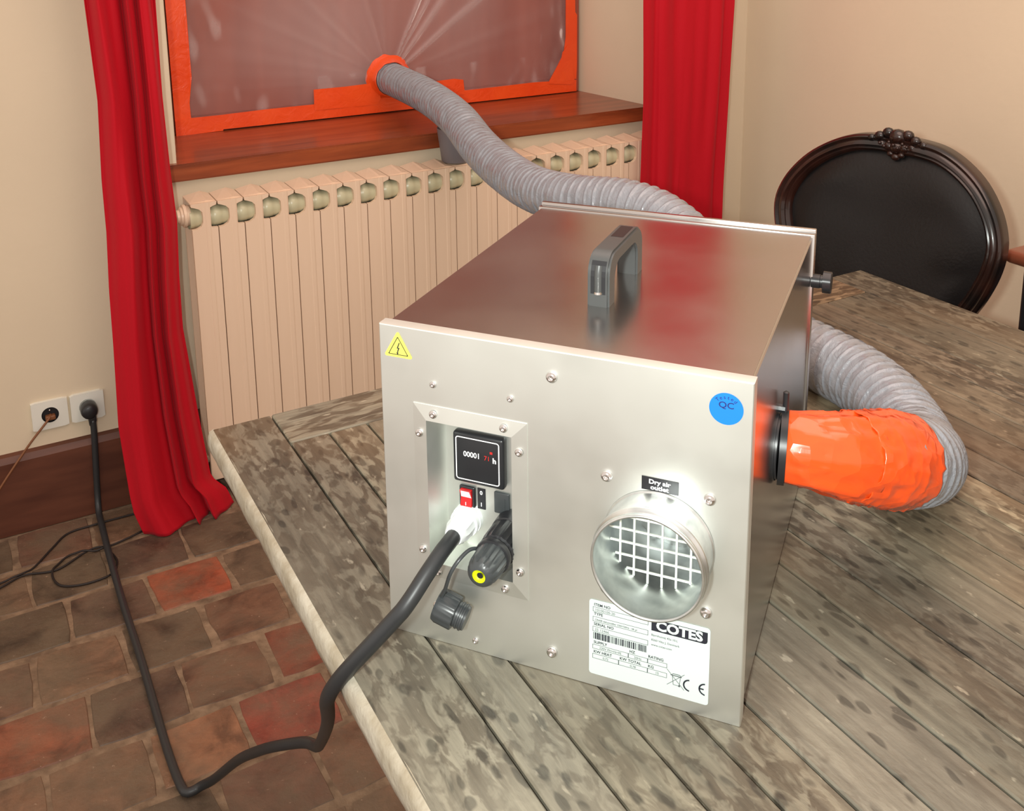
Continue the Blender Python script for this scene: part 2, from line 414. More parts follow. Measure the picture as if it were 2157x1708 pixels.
for i in range(nx):
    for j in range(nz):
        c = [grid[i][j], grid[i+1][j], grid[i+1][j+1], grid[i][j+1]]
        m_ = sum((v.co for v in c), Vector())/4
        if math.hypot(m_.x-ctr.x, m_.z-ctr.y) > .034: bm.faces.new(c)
sheet = fin('plastic_sheet', bm, M_film, smooth=True); ca = sheet.data.color_attributes.new('fold_glint', 'FLOAT_COLOR', 'POINT')
for i, c_ in enumerate(fold_glint): ca.data[i].color = (c_, c_, c_, 1)
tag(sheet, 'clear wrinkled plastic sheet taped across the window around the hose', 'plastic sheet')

# tape strips
def strip(pts, label, y=.447, seed=0, grp=None):
    """closed polygon in x,z"""
    bm = BM(); vs = [bm.verts.new((x, y, z)) for x, z in pts]; f = bm.faces.new(vs)
    bmesh.ops.triangulate(bm, faces=[f])
    for _ in range(4):
        bmesh.ops.subdivide_edges(bm, edges=[e for e in bm.edges if e.calc_length() > .03], cuts=1)
        bmesh.ops.triangulate(bm, faces=bm.faces)
    for v in bm.verts: v.co.y += .0011*noise.noise(Vector((v.co.x*22, v.co.z*22, seed)))-.0004
    r = bmesh.ops.extrude_face_region(bm, geom=bm.faces[:])
    for v in [e for e in r['geom'] if isinstance(e, bmesh.types.BMVert)]: v.co.y += .0012
    o = fin('tape_strip', bm, M_tape, smooth=False, angle=40); tag(o, label, 'tape', grp); return o
strip([(.003, .862), (.048, .862), (.046, .95), (.057, 1.02), (.050, 1.15), (.053, 1.3), (.052, 2.16), (.002, 2.16), (.003, 1.25), (.006, 1.0)], 'orange tape strip running up the left side of the plastic sheet', .4475, 1)
strip([(.003, .861), (.132, .8625), (.133, .8665), (.41, .8655), (.62, .8655), (.90, .8655), (1.318, .8645), (1.318, .903), (1.15, .909), (1.03, .907), (.90, .906), (.60, .909), (.40, .911), (.255, .911), (.13, .908), (.045, .908), (.004, .903)], 'long orange tape strip along the bottom edge of the plastic sheet', .4455, 2)
strip([(1.276, .91), (1.262, .95), (1.278, 1.06), (1.279, 1.35), (1.280, 2.16), (1.312, 2.16), (1.312, 1.19), (1.314, 1.13), (1.321, 1.12), (1.321, .95), (1.319, .905)], 'orange tape strip running up the right side of the plastic sheet', .4475, 3)
strip([(1.205, .900), (1.232, .912), (1.240, .945), (1.256, .972), (1.262, 1.0), (1.282, 1.02), (1.300, .98), (1.303, .93), (1.31, .90), (1.30, .889)], 'short orange tape piece set diagonally in the lower right window corner', .4437, 4)
strip([(.401, .893), (.402, .955), (.50, .955), (.598, .958), (.603, .94), (.612, .905), (.60, .891)], 'orange tape patch left of the hose, above the bottom strip', .4437, 5)
strip([(.70, .893), (.705, .93), (.74, .950), (.76, .946), (.775, .955), (.78, .944), (.86, .947), (.892, .941), (.897, .893)], 'orange tape patch right of the hose, above the bottom strip', .4437, 6)

# ------------------------------------------------------------------ curtains
def curtain(rows, y0, nf, amp, label, seed, zmax=2.35, pool=None):
    """rows: (z, xl, xr)"""
    rows = sorted(rows); nu, nv = 150, 110; bm = BM(); G = []
    def edge(z):
        for a, b in zip(rows, rows[1:]):
            if a[0] <= z <= b[0]:
                t = (z-a[0])/(b[0]-a[0]); t = t*t*(3-2*t) if False else t
                return a[1]+(b[1]-a[1])*t, a[2]+(b[2]-a[2])*t
        e = rows[-1] if z > rows[-1][0] else rows[0]; return e[1], e[2]
    for j in range(nv+1):
        z = zmax*(j/nv)**1.15; xl, xr = edge(z); row = []
        for i in range(nu+1):
            u = i/nu
            ph = 2*PI*(nf*u+.35*math.sin(2*PI*u*1.3+seed)+.12*noise.noise(Vector((u*3, z*.9, seed)))*nf)
            dep = amp*(math.sin(ph)*.78+.22*math.sin(2.13*ph+seed+z*.5))*(0.85+.3*noise.noise(Vector((u*5, z*1.6, seed+4))))
            dep += .008*noise.noise(Vector((u*9, z*2.2, seed+8)))
            xx = xl+(xr-xl)*(u+.22/nf*math.sin(ph)/2*math.sin(PI*u))
            lean = 0; zz = z
            if pool:
                lean = pool(u, z); zz = max(0.002, z+.012*math.sin(u*9+seed)*max(0, 1-z/.3)*min(1, z/.06))
            row.append(bm.verts.new((xx, y0+dep+lean, zz)))
        G.append(row)
    for j in range(nv):
        for i in range(nu): bm.faces.new((G[j][i], G[j][i+1], G[j+1][i+1], G[j+1][i]))
    o = fin('curtain', bm, M_curt, smooth=True)
    s = o.modifiers.new('thickness', 'SOLIDIFY'); s.thickness = .0018
    tag(o, label, 'curtain'); return o
def poolL(u, z):
    k_ = max(0, 1-z/.30); return -.028*k_*k_*(1-.6*u)
curtain([(0, -.245, -.02), (.05, -.262, -.035), (.09, -.266, -.070), (.28, -.275, -.090), (.49, -.268, -.108), (.62, -.265, -.106), (.755, -.258, -.100), (.88, -.257, -.105), (1.06, -.249, -.108), (1.28, -.256, -.108), (2.4, -.26, -.09)],
        -.046, 3.2, .032, 'dark red curtain hanging left of the radiator, hem on the floor', 1.0, pool=poolL)
curtain([(0, 1.216, 1.548), (.6, 1.230, 1.557), (.9, 1.237, 1.568), (1.2, 1.232, 1.576), (2.4, 1.23, 1.585)],
        -.028, 2.6, .013, 'bright red curtain hanging right of the window by the corner', 4.2)

# ------------------------------------------------------------------ radiator
rad = empty('radiator', (-.064, 0, 0))
tag(rad, 'long beige aluminium column radiator mounted below the window sill', 'radiator')
P_, Z0, Z1 = .064, .0588, .784; hw = P_/2-.0012
def section_bm():
    bm = BM()
    side = [(hw, Z0), (hw, .7195), (hw-.012, .7205), (hw-.0220, .7260), (hw-.0268, .736), (hw-.0272, .750), (hw-.0262, .762), (hw-.019, .7695), (hw-.010, .7735), (hw-.001, .7765), (hw, .784)]
    left = [(-x, z) for x, z in side][::-1]
    yf = lambda x: .0 if -.012 <= x <= .014 else (.0028 if x > 0 else .0016)
    prism(bm, [(x, 0.0, z) for x, z in side+left], None, (0, .011, 0))
    # slightly raised flute on the face
    prism(bm, [(.0015, 0, Z0+.004), (.0035, -.0013, Z0+.004), (.0115, -.0013, Z0+.004), (.0150, 0, Z0+.004)], None, (0, 0, .722))
    box(bm, -.0045, .0045, .011, .078, Z0+.01, .772)
    # folded top
    a = [(-hw, .0, .781), (-hw, .0, .784), (.004, .0, .7855), (.010, .0, .787), (hw, .0, .784), (hw, .0, .779)]
    bmv0 = [bm.verts.new((x, 0.0108, z)) for x, y, z in a]; bmv1 = [bm.verts.new((x, .086, z+(.006 if i in (2, 3) else .001))) for i, (x, y, z) in enumerate(a)]
    bm.faces.new(bmv0[::-1]); bm.faces.new(bmv1)
    for i in range(6): bm.faces.new((bmv0[i], bmv0[(i+1) % 6], bmv1[(i+1) % 6], bmv1[i]))
    box(bm, -hw, hw, .079, .086, Z0+.01, .78)
    return bm
sec0 = None
for i in range(22):
    if sec0 is None:
        sec0 = fin('radiator_section', section_bm(), M_rad, rad); s = sec0
        bm = BM(); lathe(bm, (-P_/2, .034, .7420), (1, 0, 0), [(0, .0272), (.009, .0272), (.0105, .026), (.020, .026), (.030, .0245), (.034, .0245), (.044, .026), (.0545, .026), (.0555, .0272), (P_, .0272)], 24)
        h0 = fin('header_tube', bm, M_radhub, sec0, smooth=True)
    else:
        s = sec0.copy(); COL.objects.link(s); h = h0.copy(); COL.objects.link(h); h.parent = s
    s.parent = rad; s.location = (P_*(i+.5), 0, 0)
bm = BM(); lathe(bm, (.004, .036, .7485), (-1, 0, 0), [(0, .025), (.008, .025), (.009, .028), (.016, .028), (.017, .023), (.022, .022), (.024, .017), (.030, .016), (.031, .010), (.036, .009), (.0365, 0)], 24)
fin('end_plug', bm, M_rad, rad, smooth=False, angle=35)
bm = BM(); tube(bm, cr([(.004, .04, .10), (-.012, .04, .10), (-.022, .04, .09), (-.024, .04, .06), (-.024, .04, 0)], 5), .009, 14); lathe(bm, (.0, .04, .10), (-1, 0, 0), [(0, .017), (.014, .017), (.015, .012), (.02, .01)], 8)
fin('supply_pipe', bm, M_rad, rad, smooth=False, angle=35)
# grey pot on the radiator
bm = BM(); lathe(bm, (.667, .048, .7895), (.0, 0, 1), [(0, 0), (0, .038), (.002, .040), (.05, .046), (.091, .051), (.093, .051), (.093, .048), (.05, .043), (.006, .037), (.006, 0)], 40)
tag(fin('humidifier_pot', bm, M_cup, smooth=False, angle=40), 'grey tapered open pot standing on the radiator below the hose', 'pot')

# ------------------------------------------------------------------ sockets, plug, cords
def socket(x0, x1, label, hole):
    t = empty('wall_socket', ((x0+x1)/2, .12, .2815)); tag(t, label, 'socket', 'socket plates above the skirting')
    bm = BM(); hx = (x1-x0)/2
    n = 36; R_ = .0195
    rect = []
    for k_ in range(n):
        a = 2*PI*k_/n; c, s_ = math.cos(a), math.sin(a); q = max(abs(c)/hx, abs(s_)/.0365); rect.append((c/q, s_/q))
    A = [bm.verts.new((x, 0, z)) for x, z in rect]; B = [bm.verts.new((x*.985, -.008, z*.985)) for x, z in rect]
    Cc = [bm.verts.new((R_*math.cos(2*PI*k_/n), -.0088, R_*math.sin(2*PI*k_/n))) for k_ in range(n)]
    for k_ in range(n):
        k2 = (k_+1) % n
        bm.faces.new((A[k_], A[k2], B[k2], B[k_])); bm.faces.new((B[k_], B[k2], Cc[k2], Cc[k_]))
    fin('face_plate', bm, M_white, t)
    bm = BM(); lathe(bm, (0, -.0088, 0), (0, 1, 0), [(0, R_), (.0068, R_*.97), (.0072, 0)], 36)
    fin('socket_well', bm, M_black if hole else M_white, t)
    bm = BM(); lathe(bm, (0, -.0018, .012), (0, -1, 0), [(0, .0024), (.007, .0024), (.008, .001), (.008, 0)], 12); fin('earth_pin', bm, M_chrome, t, smooth=True)
    return t
socket(-.450, -.368, 'white wall socket with brown cord, left of the pair above the skirting', True)
socket(-.363, -.285, 'white wall socket with black plug, right of the pair beside the curtain', False)
# black power cable : plug > run on floor > kink > over table edge > into gland
cab = empty('power_cable', (-.33, -.5, 0))
tag(cab, 'thick black power cable from the wall socket over the floor to the steel dehumidifier', 'cable')
off = Vector((-.33, -.5, 0))
cp = [(-0.1573, -1.6195, 0.867), (-0.1644, -1.625, 0.867), (-0.1732, -1.6326, 0.8675), (-0.1834, -1.6391, 0.8657), (-0.2027, -1.6484, 0.856), (-0.2302, -1.6544, 0.8321), (-0.2545, -1.642, 0.7998), (-0.2686, -1.6243, 0.7692), (-.2815, -1.609, .748), (-.2845, -1.596, .725), (-.283, -1.581, .703), (-.274, -1.556, .678), (-.261, -1.510, .625), (-.242, -1.44, .547), (-.219, -1.349, .45), (-.204, -1.28, .375),
      (-.199, -1.244, .338), (-.206, -1.205, .316), (-.2315, -1.142, .270), (-.246, -1.087, .223), (-.260, -1.014, .154), (-.281, -.918, .048), (-.297, -.885, .014), (-.315, -.882, .0085), (-.326, -.866, .0085), (-.331, -.759, .0085),
      (-.330, -.526, .0085), (-.333, -.319, .011), (-.333, -.136, .0165), (-.330, .010, .0165), (-.329, .060, .022), (-.326, .082, .055), (-.322, .086, .137), (-.318, .086, .225), (-.3185, .086, .262)]
pts = resample(cr(cp, 10), .006)
for it in range(45):
    pts = [pts[0]]+[(a+b*2+c)/4 if .60 < b.z < .83 and b.x < -.2 else b for a, b, c in zip(pts, pts[1:], pts[2:])]+[pts[-1]]
for q_ in pts:
    if .56 < q_.z < .84: q_.x -= .0030*math.sin(PI*(q_.z-.56)/.28)**2
for _ in range(30):
    pts = [pts[0]]+[(a+b*2+c)/4 if .48 < b.z < .83 and b.x < -.2 else b for a, b, c in zip(pts, pts[1:], pts[2:])]+[pts[-1]]
pts = [p - off for p in pts]
bm = BM(); tube(bm, pts, .0077, 14); fin('cable_sheath', bm, M_rubber, cab, smooth=True)
plug_c = Vector((-.3235, .11, .2805))-off
bm = BM(); lathe(bm, plug_c+Vector((0, -.002, 0)), (0, -1, 0), [(0, 0), (0, .0185), (.004, .0198), (.022, .0198), (.030, .0180), (.034, .013), (.035, 0)], 32)
c0 = plug_c
vs = box(bm, c0.x-.0045+.0, c0.x+.0145, c0.y-.031, c0.y-.013, c0.z-.031, c0.z-.008, .004)
lathe(bm, (c0.x+.005, c0.y-.022, c0.z-.028), (0, 0, -1), [(0, .0095), (.010, .0085), (.011, 0)], 16)
fin('mains_plug', bm, M_black, cab, smooth=False, angle=40)
# thin dark cord on the floor
cc = [(-.80, -.17), (-.618, -.122), (-.561, -.111), (-.512, -.089), (-.444, -.105), (-.378, -.067), (-.341, -.065), (-.322, -.114), (-.320, -.150), (-.338, -.185), (-.394, -.192), (-.441, -.172), (-.455, -.128), (-.446, -.095), (-.408, -.060), (-.352, -.075), (-.315, -.069), (-.246, -.045), (-.200, -.012), (-.200, .02), (-.232, .038), (-.259, .041), (-.342, .041), (-.405, .034), (-.445, -.012), (-.501, -.081), (-.56, -.094), (-.618, -.101), (-.80, -.15)]
q = resample(cr([(x, y, .0034) for x, y in cc], 8), .006)
for i, v_ in enumerate(q):
    for j in range(0, i-12):
        if abs(q[j].x-v_.x) < .007 and abs(q[j].y-v_.y) < .007: v_.z = max(v_.z, q[j].z+.0048)
for _ in range(3):
    for i in range(1, len(q)-1): q[i].z = max(.0032, (q[i-1].z+2*q[i].z+q[i+1].z)/4)
bm = BM(); tube(bm, q, .0024, 8)
o = fin('thin_cord', bm, M_cord, smooth=True); tag(o, 'thin dark cord looped on the tiles, disappearing under the left curtain', 'cord')
# brown cord
bc = empty('lamp_cord', (-.41, .1, 0)); tag(bc, 'thin brown cord with small plug leaving the left wall socket', 'cord')
o_ = Vector((-.41, .1, 0))
bm = BM(); tube(bm, [p-o_ for p in resample(cr([(-.409, .1185, .2805), (-.409, .108, .280), (-.418, .100, .272), (-.453, .090, .239), (-.484, .085, .204), (-.524, .075, .158), (-.56, .07, .11), (-.62, .06, .03), (-.66, .04, .004), (-.75, 0, .004)], 6), .006)], .0028, 8)
fin('cord_sheath', bm, M_brown, bc, smooth=True)
bm = BM(); box(bm, -.0105, .0125, .004, .0195, .2695, .2815, .003); fin('flat_plug', bm, M_brown, bc)

# ------------------------------------------------------------------ table
TX0, TX1, TY = -.271, 1.0155, -1.0648; TY2 = -3.05; TZ = .75; TH = .038
tab = empty('dining_table', (.372, -2.05, 0))
tag(tab, 'weathered grey wooden plank table with pale worn edge under the dehumidifier', 'table')
def T(x, y, z): return (x-.372, y+2.05, z)
seams = [TX0, -.185, -.129, -.073, -.0215, .030, .083, .148, .203, .257, .312, .367, .425, .482, .54, .597, .655, .712, .77, .828, .93, TX1]
random.seed(11)
bm = BM(); tt = []
def plank(x0, x1, y0, y1, col, edge=False, ch=.0016):
    n0 = len(bm.faces)
    box(bm, x0-.372, x1-.372, y0+2.05, y1+2.05, TZ-.028, TZ+random.uniform(-.0006, 0), ch, 1)
    tt.extend([col]*(len(bm.faces)-n0))
tintpal = [(1, 1, 1), (.92, .93, .94), (1.06, 1.03, 1.0), (.88, .86, .84), (1.0, .96, .9), (.96, 1.0, .98)]
for i, (a, b) in enumerate(zip(seams, seams[1:])):
    gp = (.0007+.0004*(i % 3)) if i > 5 else .0014
    top = TY if i in (0, len(seams)-2) else TY-.092
    col = random.choice(tintpal)
    if i == 13: col = (1.3, 1.18, 1.02)
    if 14 <= i <= 20: col = tuple(c*(.86, .76, .70)[j] for j, c in enumerate(col))
    if i in (11, 12): col = tuple(c*(.92, .86, .80)[j] for j, c in enumerate(col))
    xa, xb = a+gp, b-gp
    if i == 0: xa = TX0+.002
    cut = {4: -2.25, 8: -1.86, 13: -2.05, 16: -1.9}.get(i)
    plank(xa, xb, TY2, top-.001, col)
tb = fin('tabletop', bm, M_wood, tab)
set_tint(tb, lambda p: tt[p.index] if p.index < len(tt) else (1, 1, 1))
bm = BM(); tt2 = []
box(bm, -.184-.372, .298-.372, TY-.0915+2.05, TY+2.05, TZ-.028, TZ+.0002, .0018, 1); nb = len(bm.faces); box(bm, .3-.372, .929-.372, TY-.0915+2.05, TY+2.05, TZ-.028, TZ+.0002, .0018, 1)
eb = fin('end_board', bm, M_woodx, tab); set_tint(eb, lambda p: (1.08, 1.06, 1.02) if p.index < nb else (1.12, .84, .64))
bm = BM(); box(bm, *T(TX0+.004, 0, 0)[:1], T(TX1-.004, 0, 0)[0], T(0, TY2+.004, 0)[1], T(0, TY-.004, 0)[1], TZ-TH, TZ-.0275, 0)
fin('seam_backing', bm, M_seam, tab)
# pale rounded edging left side
bm = BM(); n = 120; prof = [(.004, TZ-.0002), (-.002, TZ-.003), (-.0045, TZ-.010), (-.005, TZ-.022), (-.003, TZ-.034), (.003, TZ-TH), (.02, TZ-TH)]
rg = []
for i in range(n+1):
    y = TY2+(TY-TY2)*i/n; w_ = .0016*noise.noise(Vector((0, y*14, 0)))+.001*noise.noise(Vector((3, y*50, 0)))
    rg.append([bm.verts.new((TX0+x+(w_ if x < .01 else 0)-.372, y+2.05, z+w_*.5*(1 if kx < 2 else 0))) for kx, (x, z) in enumerate(prof)])
for a, b in zip(rg, rg[1:]):
    for kx in range(len(prof)-1): bm.faces.new((a[kx], b[kx], b[kx+1], a[kx+1]))
o = fin('worn_edging', bm, M_edge, tab, smooth=True); o['label'] = 'pale worn side edging'
bm = BM(); box(bm, T(TX0+.14, 0, 0)[0], T(TX1-.14, 0, 0)[0], T(0, TY2+.25, 0)[1], T(0, TY-.25, 0)[1], TZ-TH-.075, TZ-TH, .002); fin('apron', bm, M_wood, tab)
for sx in (TX0+.2, TX1-.26):
    for sy in (TY-.36, TY2+.3):
        bm = BM(); x, y, _ = T(sx, sy, 0); box(bm, x-.035, x+.035, y-.035, y+.035, 0, TZ-TH-.07, .004); fin('leg', bm, M_wood, tab)
for o in tab.children:
    if o.name.startswith(('apron', 'leg')): set_tint(o, lambda p: (.8, .76, .7))

# ------------------------------------------------------------------ chair
def chair(loc, rz, label):
    t = empty('oval_back_chair', loc, rz); tag(t, label, 'chair')
    half = [(0, .985), (.05, .984), (.10, .977), (.150, .956), (.195, .924), (.230, .882), (.250, .840), (.256, .800), (.248, .750), (.228, .697), (.205, .652), (.188, .605), (.182, .560), (.172, .535), (.10, .528), (0, .528)]
    def yb(a, z): return -.12*(z-.8)+.55*a*a
    loop = cr([(a, 0, z) for a, z in half], 4)[:-1]; full = loop+[Vector((-p.x, 0, p.z)) for p in reversed(loop[1:])]+[]
    full = [Vector((p.x, p.z)) for p in full]; full.insert(len(loop), Vector((0, .528)))
    n = len(full)
    nor = []
    for i in range(n):
        d = full[(i+1) % n]-full[i-1]; d.normalize(); nor.append(Vector((-d.y, d.x)))   # inward candidate
    cen = Vector((0, .76)); nor = [v if v.dot(cen-full[i]) > 0 else -v for i, v in enumerate(nor)]
    prof = [(0, -.022), (-.001, .0), (.0, .010), (.005, .015), (.011, .012), (.014, .016), (.020, .018), (.025, .012), (.028, .014), (.033, .011), (.036, .004), (.038, -.022)]
    bm = BM(); R_ = []
    for i in range(n):
        ring = []
        for s_, h in prof:
            q_ = full[i]+nor[i]*s_; ring.append(bm.verts.new((q_.x, yb(q_.x, q_.y)+h, q_.y)))
        R_.append(ring)
    for i in range(n):
        a, b = R_[i], R_[(i+1) % n]
        for k_ in range(len(prof)): k2 = (k_+1) % len(prof); bm.faces.new((a[k_], b[k_], b[k2], a[k2]))
    fin('back_frame', bm, M_dwood, t, smooth=False, angle=50)
    # padded back
    for side, nm in ((1, 'back_cushion'), (-1, 'back_cover')):
        bm = BM(); rings = []; K = 14
        for q_ in range(K+1):
            s_ = q_/K; ring = []
            for i in range(n):
                dv = full[i]-cen; e = cen+dv*(1-.034/dv.length); p_ = cen.lerp(e, s_)
                bulge = (.024 if side > 0 else .008)*max(0, 1-abs(p_.x/.235)**3)*max(0, 1-abs((p_.y-.757)/.215)**3)*min(1, (1-s_)*6)**.6-.002
                ring.append(bm.verts.new((p_.x, yb(p_.x, p_.y)+side*(bulge+.002)-(0 if side > 0 else .012), p_.y)))
            rings.append(ring)
        for a, b in zip(rings[1:], rings[2:]):
            for i in range(n): bm.faces.new((a[i], a[(i+1) % n], b[(i+1) % n], b[i]))
        cv = bm.verts.new(sum((v.co for v in rings[0]), Vector())/n)
        for i in range(n): bm.faces.new((rings[1][i], rings[1][(i+1) % n], cv))
        bmesh.ops.delete(bm, geom=rings[0], context='VERTS')
        fin(nm, bm, M_leather, t, smooth=True)
    # carved crest
    bm = BM(); random.seed(5)
    lob = [(0, .987, .020), (-.022, .993, .013), (.022, .993, .013), (-.040, .984, .012), (.040, .984, .012), (-.058, .978, .009), (.058, .978, .009), (0, .965, .016), (-.018, .965, .012), (.018, .965, .012), (-.034, .968, .010), (.034, .968, .010), (0, .945, .010), (-.012, .950, .008), (.012, .950, .008)]
    for a, z, r_ in lob:
        mm_ = Matrix.Translation((a, yb(a, z)+.010, z)) @ Matrix.Diagonal((1, .8, .85, 1))
        bmesh.ops.create_icosphere(bm, subdivisions=2, radius=r_, matrix=mm_)
    for k_ in range(7):
        a = -.03+.01*k_; bmesh.ops.create_icosphere(bm, subdivisions=1, radius=.004, matrix=Matrix.Translation((a, yb(a, .97)+.026, .972+.006*math.sin(k_*2.1))))
    o = fin('carved_crest', bm, M_dwood, t, smooth=True); o['label'] = 'carved flower crest'
    # seat
    bm = BM(); seat = []
    for k_ in range(40):
        a = 2*PI*k_/40; c, s_ = math.cos(a), math.sin(a); e = .62
        seat.append((.245*math.copysign(abs(c)**e, c)*(1+.06*s_), .215+.215*math.copysign(abs(s_)**e, s_)))
    prism(bm, [(x, y, .38) for x, y in seat], None, (0, 0, .05)); fin('seat_frame', bm, M_dwood, t, smooth=False, angle=40)
    bm = BM(); rings = []
    for s_, z in ((.985, .43), (.99, .45), (.97, .472), (.85, .488), (.6, .496), (.3, .499)):
        rings.append([bm.verts.new((x*s_, .215+(y-.215)*s_, z)) for x, y in seat])
    for a, b in zip(rings, rings[1:]):
        for i in range(40): bm.faces.new((a[i], a[(i+1) % 40], b[(i+1) % 40], b[i]))
    bm.faces.new(rings[-1]); bm.faces.new(rings[0][::-1]); fin('seat_cushion', bm, M_leather, t, smooth=True)
    for sx in (-1, 1):
        for k_, sy in enumerate((.03, .39)):
            bm = BM(); px_ = cr([(sx*.20, sy, .40), (sx*.215, sy+(.02 if k_ else -.01), .30), (sx*.19, sy, .12), (sx*.20, sy+(.02 if k_ else -.04), .012)], 6)
            tube(bm, px_, lambda i, s, th: .024-.010*min(1, s/.3)+(.006 if s > .37 else 0), 12); 
            for v_ in bm.verts: v_.co.z = max(0, v_.co.z)
            fin('leg', bm, M_dwood, t, smooth=True)
        bm = BM(); tube(bm, cr([(sx*.195, yb(.195, .56)-.004, .575), (sx*.19, .005, .48), (sx*.19, .02, .40)], 5), .017, 10); fin('back_post', bm, M_dwood, t, smooth=True)
    return t
chair((1.176, -.992, 0), PI/2+.2, 'dark carved oval-back chair in black leather behind the far table corner')

# dark cabinet at right
cb = empty('low_cabinet', (1.555, -1.70, 0)); tag(cb, 'dark low cabinet with rounded red-brown top at the right picture edge', 'cabinet')
bm = BM(); box(bm, -.160, .205, -.50, .54, .06, .722, .006); box(bm, -.12, .2, -.48, .51, 0, .06); fin('cabinet_body', bm, M_black, cb)
bm = BM(); box(bm, -.190, .205, -.53, .57, .722, .752, .013, 4); fin('cabinet_top', bm, M_btop, cb, smooth=False, angle=35)

# ------------------------------------------------------------------ hose
hp = [(.148, -1.7365, .93), (.172, -1.758, .928), (.207, -1.768, .917), (.262, -1.765, .897), (.325, -1.752, .869), (.385, -1.720, .838), (.438, -1.675, .811), (.485, -1.622, .800), (.520, -1.562, .8012), (.545, -1.49, .8012), (.552, -1.42, .8012), (.55, -1.34, .805),
      (.545, -1.25, .825), (.555, -1.12, .882), (.56, -1.01, .912), (.54, -.92, .92), (.512, -.80, .905), (.516, -.64, .887), (.548, -.45, .882), (.58, -.26, .898), (.623, -.05, .929), (.646, .18, .951), (.641, .42, .968), (.641, .463, .969)]
hose = empty('flexible_duct', (.45, -1.2, .75)); ho = Vector((.45, -1.2, .75))
tag(hose, 'grey ribbed flexible air duct from the window to the dehumidifier side, one end orange-taped', 'duct')
fine = resample(cr(hp, 14), .0016); L = (len(fine)-1)*.0016
S_TAPE = .168
def hr(i, s, th):
    if s < .05: r0 = .034+(s/.05)*.006
    elif s < .12: r0 = .040+(.009)*(s-.05)/.07
    else: r0 = .0495
    return r0
def rib(i, s, th):
    r0 = hr(i, s, th)-.0006
    pitch = .0195
    ph = (s/pitch - th/(2*PI)) % 1.0
    ridge = math.exp(-((ph-.5)/.11)**2)
    sag = .0030*(.5+.9*noise.noise(Vector((math.cos(th)*2.6, math.sin(th)*2.6, s*38))))
    wr = .0016*noise.noise(Vector((math.cos(th)*6, math.sin(th)*6, s*90+3)))
    return r0-sag*(1-ridge)*1.1+.0008*ridge+wr*(1-ridge)
i0 = int(.13/.0016)
bm = BM(); tube(bm, [p-ho for p in fine[i0:]], lambda i, s, th: rib(i, s+.13, th), 44, caps=False); fin('hose_body', bm, M_hose, hose, smooth=True)
def tapewrap(s0, s1, extra, seed, nm='tape_wrap', lab=None):
    a, b = int(s0/.0016), int(s1/.0016); bm = BM()
    def rr(i, s, th):
        s += s0; w_ = noise.noise(Vector((math.cos(th)*3, math.sin(th)*3, s*22+seed)))*min(1, s/.03)
        cr_ = abs(noise.noise(Vector((math.cos(th)*2+seed, math.sin(th)*2, s*14-s*th*3))))
        return hr(i, s, th)+extra+(.0022*w_-.0045*max(0, .25-cr_)*2+.0020*(1-min(1, 3*abs(noise.noise(Vector((math.cos(th)*4.5, math.sin(th)*4.5, s*34+seed*2))))))**2-.0008)*min(1, s/.03)
    tube(bm, [p-ho for p in fine[a:b]], rr, 64, caps=False)
    # ragged end: cut the last rings unevenly
    o = fin(nm, bm, M_tapew, hose, smooth=True); sd = o.modifiers.new('t', 'SOLIDIFY'); sd.thickness = .0006
    if lab: o['label'] = lab
    return o
tapewrap(.0052, .085, .0012, 1.0, lab='orange tape collar at the steel side')
tapewrap(.075, S_TAPE, .0022, 6.0, lab='crumpled orange tape elbow')
# clamp
bm = BM(); x, y, z = basis((fine[8]-fine[2]))
def ringband(org, ax, r, wd, th_):
    lathe(bm, org, ax, [(-wd/2, r), (-wd/2, r+th_), (wd/2, r+th_), (wd/2, r), (-wd/2, r)], 48)
ringband(fine[0]-ho+(fine[6]-fine[2]).normalized()*.0025, (fine[6]-fine[2]), .0300, .0068, .0082)
cl = fine[2]-ho
lathe(bm, cl+Vector((-.006, .008, .040)), (.62, -.79, 0), [(0, 0), (0, .0045), (.010, .0045), (.010, 0)], 8)
lathe(bm, cl+Vector((0, 0, .036)), (0, 0, 1), [(0, .003), (.022, .003), (.024, 0)], 10)
fin('hose_clamp', bm, M_black, hose, smooth=False, angle=40)
# orange ring where it passes the film
bm = BM(); e0 = fine[-1]-ho; ax = Vector((0, -1, .0))
c_ = Vector((.641, .452, .969))-ho
lathe(bm, c_, (0, -1, -.02), [(0, .072), (.001, .071), (.006, .064), (.014, .057), (.024, .0535), (.030, .053), (.030, .0508), (.0, .0508)], 56)
for v_ in bm.verts:
    n_ = noise.noise(v_.co*38); d_ = (v_.co-c_); d_.y = 0
    if d_.length > .0515: v_.co += d_.normalized()*(.006*n_); v_.co.y += .003*n_-.002
    if d_.z < -.03 and v_.co.y < c_.y-.004: v_.co.y += .002
o = fin('tape_ring', bm, M_tape, hose, smooth=True); o['label'] = 'orange tape ring at the window sheet'

# ------------------------------------------------------------------ dehumidifier
W, D, H = .3486, .4270, .3269
root = empty('dehumidifier', (-.20999, -1.57182, .75), -.905523)
tag(root, 'brushed stainless steel dehumidifier box with handle, meter and round air outlet', 'dehumidifier')
# body shell (open to the front)
bm = BM()
x0, x1, y0, y1, z0, z1 = .0015, W-.0015, .012, D-.006, .003, H-.001
box(bm, x0, x1, y0, y1, z0, z1)
bmesh.ops.delete(bm, geom=[f for f in bm.faces if all(abs(v.co.y-y0) < 1e-6 for v in f.verts)], context='FACES')
bmesh.ops.bevel(bm, geom=[e for e in bm.edges if abs(e.verts[0].co.y-e.verts[1].co.y) > .1], offset=.0022, segments=3, affect='EDGES')
fin('body', bm, M_steelp, root, smooth=False, angle=35)
